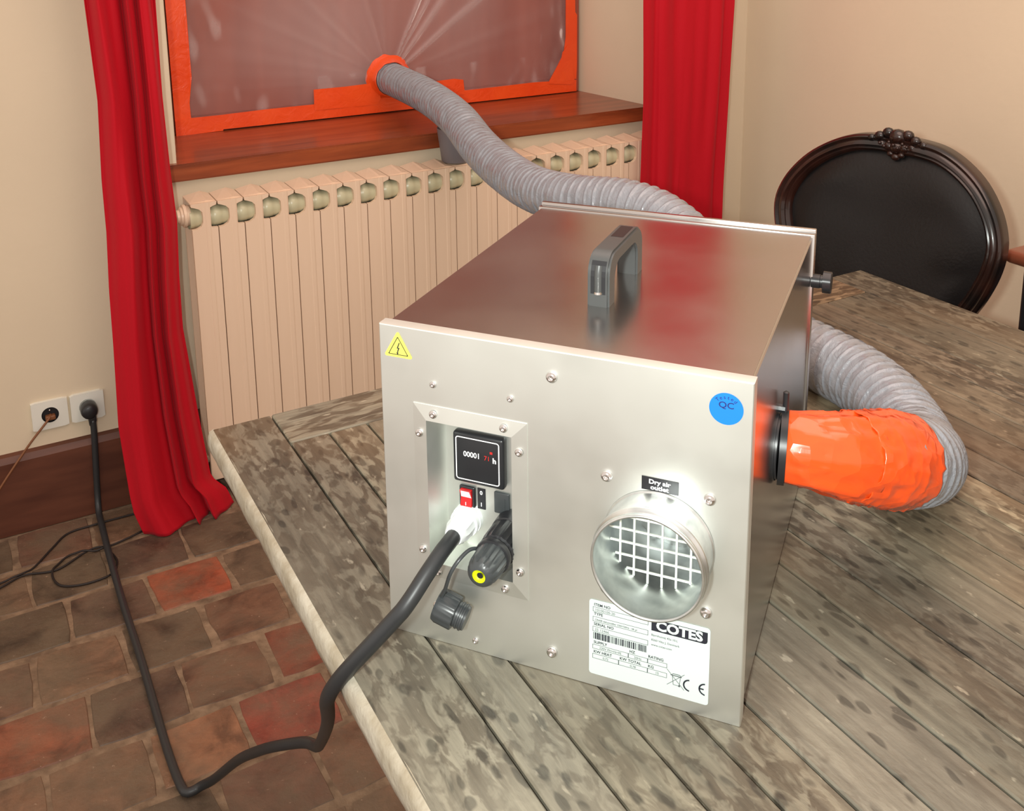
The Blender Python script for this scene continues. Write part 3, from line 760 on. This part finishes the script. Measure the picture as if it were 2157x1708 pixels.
# front panel with openings
xs = [0, .047, .135, .215, .327, W]; zs = [0, .088, .105, .221, .2385, H]
OC = Vector((.2722, .163)); OR = .0475
bm = BM(); V = {}
def vv(x, z):
    key = (round(x, 6), round(z, 6))
    if key not in V: V[key] = bm.verts.new((x, 0, z))
    return V[key]
# intermediate points so that the ring cell shares no T-junctions with neighbours
nseg = 48
rect = []
for k_ in range(nseg):
    a = 2*PI*(k_+.5)/nseg; c, s_ = math.cos(a), math.sin(a)
    hx0, hx1 = OC.x-xs[3], xs[4]-OC.x; hz0, hz1 = OC.y-zs[2], zs[3]-OC.y
    t = min((hx1 if c > 0 else hx0)/abs(c), (hz1 if s_ > 0 else hz0)/abs(s_)); rect.append((OC.x+c*t, OC.y+s_*t))
ring = [bm.verts.new((OC.x+OR*math.cos(2*PI*(k_+.5)/nseg), 0, OC.y+OR*math.sin(2*PI*(k_+.5)/nseg))) for k_ in range(nseg)]
rv = [bm.verts.new((x, 0, z)) for x, z in rect]
cor = [bm.verts.new((x, 0, z)) for x, z in ((xs[4], zs[3]), (xs[3], zs[3]), (xs[3], zs[2]), (xs[4], zs[2]))]
for k_ in range(nseg):
    k2 = (k_+1) % nseg; a, b = rect[k_], rect[k2]
    sides = lambda p: (abs(p[0]-xs[4]) < 1e-6, abs(p[1]-zs[3]) < 1e-6, abs(p[0]-xs[3]) < 1e-6, abs(p[1]-zs[2]) < 1e-6)
    sa, sb = sides(a), sides(b)
    if any(p and q for p, q in zip(sa, sb)): bm.faces.new((ring[k_], rv[k_], rv[k2], ring[k2]))
    else:
        ci = {(1, 0, 0, 0, 0, 1, 0, 0): 0, (0, 1, 0, 0, 0, 0, 1, 0): 1, (0, 0, 1, 0, 0, 0, 0, 1): 2, (0, 0, 0, 1, 1, 0, 0, 0): 3}[tuple(int(q) for q in sa+sb)]
        bm.faces.new((ring[k_], rv[k_], cor[ci], rv[k2], ring[k2]))
for i in range(5):
    for j in range(5):
        if i == 1 and j in (1, 2, 3): continue
        if i == 3 and j == 2: continue
        bm.faces.new((vv(xs[i], zs[j]), vv(xs[i+1], zs[j]), vv(xs[i+1], zs[j+1]), vv(xs[i], zs[j+1])))
# rolled edges back
b = .0022
def rim(pts_):
    return [bm.verts.new(p) for p in pts_]
o1 = [(0, 0), (W, 0), (W, H), (0, H)]
prof = [(0, 0), (-.0006, .0009), (-.0006, .014), (.002, .014)]
loops = []
for s_, yy in [(0, 0), (.0008, .0006), (.0010, .0016), (.0010, .0135), (-.0012, .0135)]:
    loops.append(rim([(x+(s_ if x > 0 else -s_), yy, z+(s_ if z > 0 else -s_)) for x, z in o1]))
for A, B in zip(loops, loops[1:]):
    for i in range(4): bm.faces.new((A[i], A[(i+1) % 4], B[(i+1) % 4], B[i]))
for v_ in bm.verts: v_.co.z = max(v_.co.z, .0002)
bmesh.ops.remove_doubles(bm, verts=bm.verts, dist=1e-5)
fin('front_panel', bm, M_steel, root, smooth=False, angle=25)
# back panel with raised lip
bm = BM(); box(bm, -.001, W+.001, D-.006, D+.004, .0, H+.0005, .001)
box(bm, -.001, W+.001, D+.005, D+.012, .0, H+.004, .0012)
fin('back_panel', bm, M_steelp, root, smooth=False, angle=35)
# recess
bm = BM(); a = (.047, .135, .088, .2385)
x0, x1, z0, z1 = a; RD = .040
quad(bm, (x0, 0, z0), (x0, RD, z0), (x0, RD, z1), (x0, 0, z1)); quad(bm, (x1, 0, z0), (x1, RD, z0), (x1, RD, z1), (x1, 0, z1))
quad(bm, (x0, 0, z0), (x1, 0, z0), (x1, RD, z0), (x0, RD, z0)); quad(bm, (x0, 0, z1), (x1, 0, z1), (x1, RD, z1), (x0, RD, z1))
quad(bm, (x0, RD, z0), (x1, RD, z0), (x1, RD, z1), (x0, RD, z1)); bmesh.ops.remove_doubles(bm, verts=bm.verts, dist=1e-5)
fin('recess_box', bm, M_steel, root)
# bezel: four mitred strips
bm = BM(); O = [(.0335, .072), (.1495, .072), (.1495, .2535), (.0335, .2535)]; I = [(.0475, .0885), (.1345, .0885), (.1345, .238), (.0475, .238)]
for i in range(4):
    j = (i+1) % 4; gx = .00015
    outer = [(O[i][0], -.0008, O[i][1]), (O[j][0], -.0008, O[j][1])]; inner = [(I[j][0], -.0024, I[j][1]), (I[i][0], -.0024, I[i][1])]
    f4 = outer+inner; quad(bm, *f4)
    quad(bm, outer[0], outer[1], (O[j][0], 0, O[j][1]), (O[i][0], 0, O[i][1])); quad(bm, inner[0], inner[1], (I[i][0], .004, I[i][1]), (I[j][0], .004, I[j][1]))
fin('bezel', bm, M_steel, root)
# screws
def screw(x, z, r, y=-.0002, parent=root):
    bm = BM(); lathe(bm, (x, y, z), (0, -1, 0), [(0, r), (r*.25, r*.96), (r*.5, r*.78), (r*.62, r*.5), (r*.62, r*.40), (r*.2, r*.36), (r*.2, 0)], 20)
    return fin('screw', bm, M_chrome, parent, smooth=True)
for x, z in [(173.1, 303), (224.7, 217.8), (316, 215.4), (316.1, 106), (225, 106), (172.8, 23.2)]: screw(x/1000, z/1000, .0054)
for x, z in [(54.8, 274.9), (133.1, 274.8), (93.4, 12.0)]: screw(x/1000, z/1000, .0034)
for x, z in [(54.9, 245.4), (126.7, 245.3), (39.8, 223.9), (141.8, 224.2), (39.8, 100), (141.7, 100.9), (55.6, 79), (126.4, 79.1)]: screw(x/1000, z/1000, .0041, -.0018)
FY = lambda y: (lambda x, z: (x, y, z))
# hour meter
mt_ = None
bm = BM(); box(bm, .0585, .1125, .030, .040, .160, .2135, .003, 3); hm = fin('hour_meter', bm, M_black, root, smooth=False, angle=35)
bm = BM()
def rrect(cx, cz, hx, hz, r, n=5):
    pts_ = []
    for qx, qz, a0 in ((1, 1, 0), (-1, 1, 90), (-1, -1, 180), (1, -1, 270)):
        for k_ in range(n+1):
            a = math.radians(a0+90*k_/n); pts_.append((cx+qx*(hx-r)+r*math.cos(a), cz+qz*(hz-r)+r*math.sin(a)))
    return pts_
def frame2d(bm, cx, cz, hx, hz, r, t, y, mi=0):
    A = rrect(cx, cz, hx, hz, r); B = rrect(cx, cz, hx-t, hz-t, max(r-t, .0004))
    va = [bm.verts.new((x, y, z)) for x, z in A]; vb = [bm.verts.new((x, y, z)) for x, z in B]; n_ = len(A)
    for i in range(n_): f = bm.faces.new((va[i], va[(i+1) % n_], vb[(i+1) % n_], vb[i])); f.material_index = mi
def plate(bm, x0, x1, z0, z1, r, y, mi=0):
    f = bm.faces.new([bm.verts.new((x, y, z)) for x, z in rrect((x0+x1)/2, (z0+z1)/2, (x1-x0)/2, (z1-z0)/2, r)]); f.material_index = mi
frame2d(bm, .0852, .1868, .0232, .0228, .003, .0011, .0297)
fin('meter_frame_line', bm, M_wink, hm)
bm = BM()
text_bm(bm, '00001', .0078, lambda u, v: (.0703+u, .0296, .1895+v), bold=.02, sx=.92)
text_bm(bm, 'h', .0078, lambda u, v: (.1012+u, .0296, .1878+v), bold=.035)
fin('meter_digits', bm, M_wink, hm)
bm = BM(); text_bm(bm, '71', .0068, lambda u, v: (.0922+u, .0296, .1893+v), bold=.0, sx=.95)
quad(bm, *[(x, .0296, z) for x, z in ((.0985, .1968), (.1012, .1968), (.1012, .1992), (.0985, .1992))])
o = fin('meter_red_digits', bm, M_rink, hm)
# switch
bm = BM(); box(bm, .0613, .0785, .0365, .040, .1295, .1525, .0018, 3); sw = fin('rocker_switch', bm, M_black, root, smooth=False, angle=35)
bm = BM(); pts_ = [(.0641, .0368, .1322), (.0641, .0335, .1322), (.0641, .0350, .1415), (.0641, .0318, .1500), (.0641, .0368, .1500)]
prism(bm, pts_, None, (.0117, 0, 0)); rk = fin('rocker', bm, M_red, sw)
bm = BM(); quad(bm, (.0645, .0347, .1418), (.0754, .0347, .1418), (.0745, .0316, .1498), (.0654, .0316, .1498)); fin('rocker_highlight', bm, M_wink, sw)
bm = BM(); box(bm, .0695, .0702, .0333, .0338, .1336, .137); fin('on_mark', bm, M_wink, sw)
bm = BM(); box(bm, .0800, .0886, .0392, .040, .1292, .1518, .0003, 1); sl = fin('switch_label', bm, M_dlabel, root)
bm = BM(); text_bm(bm, '0', .0058, lambda u, v: (.0843+u, .0390, .1452+v), 'CENTER', .03); text_bm(bm, 'I', .0058, lambda u, v: (.0843+u, .0390, .1325+v), 'CENTER', .03); fin('switch_lettering', bm, M_wink, sl)
bm = BM(); box(bm, .0985, .1150, .0372, .040, .1299, .1530, .0014, 3); box(bm, .1100, .1104, .0368, .0374, .1335, .147); fin('blanking_plug', bm, M_blackg, root, smooth=False, angle=35)
# gland
bm = BM(); lathe(bm, (.070, .040, .117), (0, -1, 0), [(0, .0155), (.006, .0155), (.006, .0148), (.012, .0148), (.013, .0128), (.018, .0130), (.027, .0128), (.033, .0105), (.036, .0090), (.036, .0076), (.02, .0076)], 24, knurl=(5, 6, 12, .12))
fin('cable_gland', bm, M_gland, root, smooth=False, angle=30)
# circular connector
CX, CZ = .1188, .1186
bm = BM(); lathe(bm, (CX, .040, CZ), (0, -1, 0), [(0, .0182), (.008, .0182), (.016, .0180), (.017, .0170), (.018, .0176), (.040, .0178), (.044, .0172), (.045, .0150), (.048, .0150), (.049, .0172), (.052, .0176), (.0545, .0170), (.055, .0150)], 60, knurl=(4, 7, 20, .10))
cn = fin('round_connector', bm, M_black, root, smooth=False, angle=35)
bm = BM(); lathe(bm, (CX, -.0145, CZ), (0, -1, 0), [(0, .0152), (.003, .0158), (.018, .0152), (.022, .0146), (.027, .0125), (.0300, .0090), (.0305, .0066), (.024, .0060)], 60, knurl=(1, 3, 12, .16))
fin('connector_nut', bm, M_blackg, cn, smooth=False, angle=35)
bm = BM(); lathe(bm, (CX, -.0446, CZ), (0, -1, 0), [(0, .0066), (-.004, .0060), (-.0045, .0032), (-.012, .003)], 28); fin('yellow_seal', bm, M_yel, cn, smooth=True)
bm = BM(); lathe(bm, (CX+.001, -.0442, CZ+.001), (0, -1, 0), [(0, .0030), (0, 0)], 16); fin('bore_shade', bm, M_black, cn)  # black disc painted in for the shade inside the seal's hole
# tethered cap
ax = Vector((.93, 0.05, -.28)); ca_ = Vector((.0655, -.024, .0615))
bm = BM(); lathe(bm, ca_, ax, [(.003, 0), (.003, .0115), (.0, .0128), (-.0005, .0145), (.003, .0160), (.019, .0160), (.020, .0150), (.0205, .0118), (.0225, .0118), (.023, .0126), (.0245, .0126), (.025, .0118), (.0265, .0118), (.027, .0126), (.0285, .0126), (.029, .0116), (.031, .0112), (.031, 0)], 48, knurl=(4, 5, 14, .09))
cap = fin('sealing_cap', bm, M_blackg, cn, smooth=False, angle=35)
bm = BM()
tp = cr([(.1045, -.009, .1215), (.0975, -.018, .1235), (.0913, -.030, .1180), (.0850, -.035, .1055), (.0775, -.032, .085), (.0690, -.028, .0690), (.0640, -.026, .0610)], 8)
ra, rb = [], []
for i, p in enumerate(tp):
    d_ = (tp[min(i+1, len(tp)-1)]-tp[max(i-1, 0)]).normalized(); sd_ = Vector((0, -.6, .35)).cross(d_).normalized()*.0017 if True else 0
    up_ = d_.cross(sd_).normalized()*.0006
    ra.append([bm.verts.new(p+sd_+up_), bm.verts.new(p-sd_+up_), bm.verts.new(p-sd_-up_), bm.verts.new(p+sd_-up_)])
for a_, b_ in zip(ra, ra[1:]):
    for k_ in range(4): bm.faces.new((a_[k_], a_[(k_+1) % 4], b_[(k_+1) % 4], b_[k_]))
bm.faces.new(ra[0]); bm.faces.new(ra[-1]); fin('tether', bm, M_blackg, cn, smooth=True)
bm = BM(); lathe(bm, ca_+Vector((-.0005, -.002, .001)), (-1, -.1, .3), [(-.001, .0036), (.001, .0034), (.0024, .002), (.0026, 0)], 16); fin('tether_rivet', bm, M_chrome, cn, smooth=True)
# air outlet
bm = BM(); c_ = (OC.x, 0, OC.y)
lathe(bm, c_, (0, -1, 0), [(.0005, .0500), (.0014, .0498), (.0018, .0488), (.003, .0484), (.022, .0482), (.0250, .0478), (.0265, .0482), (.0275, .0506), (.0295, .0514), (.0315, .0506), (.0325, .0482), (.0355, .0480), (.0375, .0500), (.0405, .0490), (.0405, .0474), (.038, .0468), (.02, .0466), (-.07, .0466)], 72)
fl_ = fin('air_outlet', bm, M_zinc, root, smooth=True)
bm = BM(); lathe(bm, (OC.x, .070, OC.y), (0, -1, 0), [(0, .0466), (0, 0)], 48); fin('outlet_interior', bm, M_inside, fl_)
bm = BM()
for i in range(-3, 4):
    d_ = i*.0128+.003; hh = math.sqrt(max(0, .0462**2-d_**2))
    if hh > .004:
        box(bm, OC.x+d_-.0009, OC.x+d_+.0009, .0035, .0050, OC.y-hh, OC.y+hh); box(bm, OC.x-hh, OC.x+hh, .0050, .0062, OC.y+d_-.0009, OC.y+d_+.0009)
fin('outlet_grille', bm, M_wire, fl_)
# stickers
def tri(cx, cz, s_, y, r=.0025):
    pts_ = []
    for k_ in range(3):
        a = PI/2+2*PI*k_/3; px_, pz_ = cx+s_*math.cos(a), cz+s_*math.sin(a)
        for t in (-50, -25, 0, 25, 50):
            aa = a+math.radians(t); pts_.append((px_-r*math.cos(a)*1.0+r*.7*math.cos(aa), pz_-r*math.sin(a)*1.0+r*.7*math.sin(aa)))
    return pts_
bm = BM(); f = bm.faces.new([bm.verts.new((x, -.0004, z)) for x, z in tri(.0193, .3055, .0170, 0)])
wl = fin('warning_label', bm, M_ylab, root); wl['label'] = 'yellow triangular electric shock warning sticker'
bm = BM(); A = tri(.0193, .3052, .0122, 0, .0008); B = tri(.0193, .3052, .0108, 0, .0006)
va = [bm.verts.new((x, -.0007, z)) for x, z in A]; vb = [bm.verts.new((x, -.0007, z)) for x, z in B]
for i in range(len(va)): bm.faces.new((va[i], va[(i+1) % len(va)], vb[(i+1) % len(va)], vb[i]))
bolt = [(.0203, .3115), (.0178, .3052), (.0193, .3056), (.0180, .3012), (.0172, .3016), (.0186, .2988), (.0199, .3014), (.0190, .3012), (.0210, .3066), (.0194, .3062), (.0213, .3115)]
bm.faces.new([bm.verts.new((x, -.0007, z)) for x, z in bolt]); fin('warning_mark', bm, M_ink, wl)
bm = BM(); bm.faces.new([bm.verts.new((.3272+.0142*math.cos(2*PI*k_/48), -.0004, .3013+.0142*math.sin(2*PI*k_/48))) for k_ in range(48)])
qc = fin('quality_sticker', bm, M_blue, root); qc['label'] = 'round blue tested sticker'
bm = BM(); text_bm(bm, 'QC', .0078, lambda u, v: (.3272+u, -.0007, .3022+v), 'CENTER', .012, sx=1.1)
for i, ch in enumerate('Tested'):
    a = math.radians(132-i*16.8); text_bm(bm, ch, .0046, lambda u, v, a=a: (.3272+.0098*math.cos(a)+u, -.0007, .3005+.0098*math.sin(a)+v), 'CENTER', .004, rot=a-PI/2)
fin('sticker_lettering', bm, M_navy, qc)
bm = BM(); quad(bm, (.2565, -.0004, .2128), (.2893, -.0004, .2128), (.2893, -.0004, .2254), (.2565, -.0004, .2254)); ol = fin('outlet_label', bm, M_dlabel, root); ol['label'] = 'black label with white words'
bm = BM(); text_bm(bm, 'Dry air', .0058, lambda u, v: (.2725+u, -.0007, .2196+v), 'CENTER', .03, sx=1.15); text_bm(bm, 'outlet', .0058, lambda u, v: (.2725+u, -.0007, .2143+v), 'CENTER', .03, sx=1.15); fin('label_lettering', bm, M_wink, ol)
# rating plate
bm = BM(); plate(bm, .2095, .3207, .0130, .0912, .003, -.0005); rp = fin('rating_plate', bm, M_paper, root); rp['label'] = 'white printed rating plate'
LX, LZ = .2095, .0912
def lt(bm, s_, x, z, size, al='LEFT', bold=.0, sx=1.0): text_bm(bm, s_, size, lambda u, v: (LX+x+u, -.0009, LZ-z+v), al, bold, sx=sx)
def fr(bm, x0, x1, z0, z1, t=.00032):
    for a in ((x0, x1, z0, z0+t), (x0, x1, z1-t, z1), (x0, x0+t, z0, z1), (x1-t, x1, z0, z1)): quad(bm, (LX+a[0], -.0009, LZ-a[2]), (LX+a[1], -.0009, LZ-a[2]), (LX+a[1], -.0009, LZ-a[3]), (LX+a[0], -.0009, LZ-a[3]))
bm = BM()
for s_, x, z in (('ITEM NO', .0045, .0060), ('TYPE', .0045, .0156), ('SERIAL NO', .0045, .0262), ('SUPPLY', .0045, .0452), ('HZ', .0385, .0452), ('RATING', .0560, .0452), ('KW HEAT', .0045, .0552), ('KW TOTAL', .0295, .0552), ('KG', .0560, .0552)):
    lt(bm, s_, x, z, .0040, bold=.012, sx=.98)
for a in ((.0035, .0556, .0072, .0120), (.0035, .0556, .0172, .0224), (.0035, .0556, .0276, .0328), (.0035, .0375, .0464, .0510), (.0375, .0556, .0464, .0510), (.0556, .0735, .0464, .0510), (.0035, .0285, .0563, .0612), (.0285, .0556, .0563, .0612), (.0556, .0735, .0563, .0612)): fr(bm, *a)
fin('plate_headings', bm, M_ink, rp)
bm = BM()
lt(bm, '10100100-20', .0055, .0110, .0036); lt(bm, 'CR60B dehumidifier 230V/50Hz - SR pl', .0055, .0211, .0026, bold=.01, sx=.96); lt(bm, '25 12466', .0055, .0316, .0036)
lt(bm, '230V PH+N+PE', .0205, .0500, .0032, 'CENTER'); lt(bm, '50Hz', .0465, .0500, .0032, 'CENTER'); lt(bm, '0,72', .0160, .0601, .0032, 'CENTER'); lt(bm, '0,78', .0420, .0601, .0032, 'CENTER'); lt(bm, '15', .0645, .0601, .0034, 'CENTER')
lt(bm, 'Bjarnhusvej 42a 10.L', .0585, .0216, .0029, bold=.006); lt(bm, '8260 Viby J, Denmark', .0585, .0266, .0029, bold=.006); lt(bm, 'www.cotes.com', .0585, .0316, .0029, bold=.006)
fin('plate_small_print', bm, M_ink2, rp)
bm = BM(); random.seed(21); x = .0042
while x < .0545:
    wd = random.choice((.0003, .0005, .0008, .0012)); quad(bm, (LX+x, -.0009, LZ-.0337), (LX+x+wd, -.0009, LZ-.0337), (LX+x+wd, -.0009, LZ-.0406), (LX+x, -.0009, LZ-.0406)); x += wd+random.choice((.0003, .0004, .0006, .0009))
fin('barcode', bm, M_ink, rp)
bm = BM(); pts_ = [(.0585, .0045), (.1090, .0045), (.1090, .0135), (.1083, .0154), (.1065, .0163), (.0585, .0163)]
bm.faces.new([bm.verts.new((LX+x, -.0008, LZ-z)) for x, z in pts_]); lg = fin('maker_logo_panel', bm, M_ink, rp)
bm = BM(); lt(bm, 'COTES', .0838, .0142, .0130, 'CENTER', .042, sx=1.04)
for v_ in bm.verts: v_.co.y = -.0011
fin('maker_logo_lettering', bm, M_paper, rp)
bm = BM()
def arc(cx, cz, r, t, a0, a1, n=20):
    pa = []
    for i in range(n+1):
        a = math.radians(a0+(a1-a0)*i/n); pa.append((bm.verts.new((LX+cx+r*math.cos(a), -.0009, LZ-cz+r*math.sin(a))), bm.verts.new((LX+cx+(r-t)*math.cos(a), -.0009, LZ-cz+(r-t)*math.sin(a)))))
    for p, q_ in zip(pa, pa[1:]): bm.faces.new((p[0], q_[0], q_[1], p[1]))
arc(.0945, .0628, .0062, .0014, 95, 265); arc(.1085, .0625, .0062, .0014, 95, 265)
quad(bm, *[(LX+x, -.0009, LZ-z) for x, z in ((.1030, .0618), (.1070, .0618), (.1070, .0632), (.1030, .0632))])
fin('conformity_mark', bm, M_ink, rp)
bm = BM()
def ln(x0_, z0_, x1_, z1_, t=.00045):
    a = Vector((x0_, z0_)); b_ = Vector((x1_, z1_)); n_ = (b_-a).normalized(); n_ = Vector((-n_.y, n_.x))*t/2
    quad(bm, *[(LX+p.x, -.0009, LZ-p.y) for p in (a+n_, b_+n_, b_-n_, a-n_)])
ln(.0785, .0560, .0795, .0660); ln(.0860, .0560, .0850, .0660); ln(.0795, .0660, .0850, .0660); ln(.0770, .0565, .0872, .0565, .0009); ln(.0790, .0548, .0855, .0548, .0007); ln(.0790, .0548, .0780, .0565); ln(.0855, .0548, .0866, .0565)
ln(.0735, .0515, .0895, .0690); ln(.0895, .0530, .0738, .0675); ln(.0842, .0660, .0858, .0660, .0018)
fin('bin_symbol', bm, M_ink2, rp)
# carry handle on top
bm = BM(); y0, y1 = .118, .240; hx0, hx1 = .1665, .1890; Ht = .053
def hprof(sh, out):
    n_ = 7; pts_ = []
    # outer arch from front foot to back foot in (y,z)
    r = .022
    pts_.append((y0+sh, 0))
    for k_ in range(n_+1):
        a = math.radians(180-90*k_/n_); pts_.append((y0+sh+r+(r)*math.cos(a), Ht-sh-r+(r)*math.sin(a)))
    for k_ in range(n_+1):
        a = math.radians(90-90*k_/n_); pts_.append((y1-sh-r+r*math.cos(a), Ht-sh-r+r*math.sin(a)))
    pts_.append((y1-sh, 0)); return pts_
outp = hprof(0, 0); th_ = .015
inn = [(y0+.021, 0)]
for k_ in range(8):
    a = math.radians(180-90*k_/7); inn.append((y0+.021+.016+.016*math.cos(a), Ht-th_-.016+.016*math.sin(a)))
for k_ in range(8):
    a = math.radians(90-90*k_/7); inn.append((y1-.021-.016+.016*math.cos(a), Ht-th_-.016+.016*math.sin(a)))
inn.append((y1-.021, 0))
A0 = [bm.verts.new((hx0, y, H-.001+z)) for y, z in outp]; A1 = [bm.verts.new((hx1, y, H-.001+z)) for y, z in outp]
B0 = [bm.verts.new((hx0, y, H-.001+z)) for y, z in inn]; B1 = [bm.verts.new((hx1, y, H-.001+z)) for y, z in inn]
for i in range(len(A0)-1):
    bm.faces.new((A0[i], A0[i+1], A1[i+1], A1[i])); bm.faces.new((B0[i], B0[i+1], B1[i+1], B1[i]))
    bm.faces.new((A0[i], A0[i+1], B0[i+1], B0[i])); bm.faces.new((A1[i], A1[i+1], B1[i+1], B1[i]))
bm.faces.new((A0[0], B0[0], B1[0], A1[0])); bm.faces.new((A0[-1], B0[-1], B1[-1], A1[-1]))
bmesh.ops.recalc_face_normals(bm, faces=bm.faces)
es = [e for e in bm.edges if len(e.link_faces) == 2 and e.calc_face_angle(0) > .8 and abs(e.verts[0].co.x-e.verts[1].co.x) < 1e-5 and e.verts[0].co.z+e.verts[1].co.z > 2*H]
bmesh.ops.bevel(bm, geom=es, offset=.0022, segments=2, affect='EDGES')
hd = fin('carry_handle', bm, M_handle, root, smooth=False, angle=32)
bm = BM()
xm = (hx0+hx1)/2
# screw pocket on the front leg: flat black strip painted as recess shade along the arch, with a round pillar
path = [(y0, .013), (y0, .022), (y0, .031)]+[(y0+.022-.022*math.cos(t), Ht-.022+.022*math.sin(t)) for t in (.25, .5, .72)]
nrm = [(-1, 0)]*3+[(-math.cos(t), math.sin(t)) for t in (.25, .5, .72)]
pv = [(bm.verts.new((xm-.0075, y+nx_*.0003, H-.001+z+nz_*.0003)), bm.verts.new((xm+.0075, y+nx_*.0003, H-.001+z+nz_*.0003))) for (y, z), (nx_, nz_) in zip(path, nrm)]
for p, q_ in zip(pv, pv[1:]): bm.faces.new((p[0], p[1], q_[1], q_[0]))
fin('pocket_shade', bm, M_black, hd)
bm = BM(); tube(bm, [(xm, y+nx_*-.0015, H-.001+z+nz_*-.0015) for (y, z), (nx_, nz_) in zip(path[:-1], nrm)], .0042, 14); fin('pocket_pillar', bm, M_handle, hd, smooth=False, angle=40)
bm = BM(); lathe(bm, (xm, y0+.0005, H+.0125), (0, 0, 1), [(0, 0), (0, .0045), (.0022, .0040), (.0022, 0)], 16); fin('pocket_screw', bm, M_chrome, hd)
bm = BM(); quad(bm, (xm-.0065, y0+.062, H+Ht-.00085), (xm+.0065, y0+.062, H+Ht-.00085), (xm+.0065, y0+.100, H+Ht-.00085), (xm-.0065, y0+.100, H+Ht-.00085)); fin('handle_inlay', bm, M_dlabel, hd)
# knob on the right side near the back, side spigot
bm = BM(); kc = Vector((W-.001, .4265, .269)); lathe(bm, kc, (1, 0, 0), [(0, .0085), (.010, .0085), (.0105, .0080), (.013, .0080), (.0135, .0132), (.0225, .0132), (.0235, .0120), (.0235, 0)], 28, knurl=(5, 6, 7, .12))
fin('side_knob', bm, M_black, root, smooth=False, angle=35)
bm = BM(); lathe(bm, (W-.0015, .1797, .180), (1, 0, 0), [(0, .0345), (.0015, .0345), (.0017, .0333), (.004, .0332), (.004, .031), (0, .031)], 40); fin('side_spigot', bm, M_black, root, smooth=False, angle=35)
for x, y in ((.03, .04), (W-.03, .04), (.03, D-.04), (W-.03, D-.04)):
    bm = BM(); lathe(bm, (x, y, 0), (0, 0, 1), [(0, 0), (0, .009), (.004, .010), (.004, 0)], 16); fin('rubber_foot', bm, M_black, root)
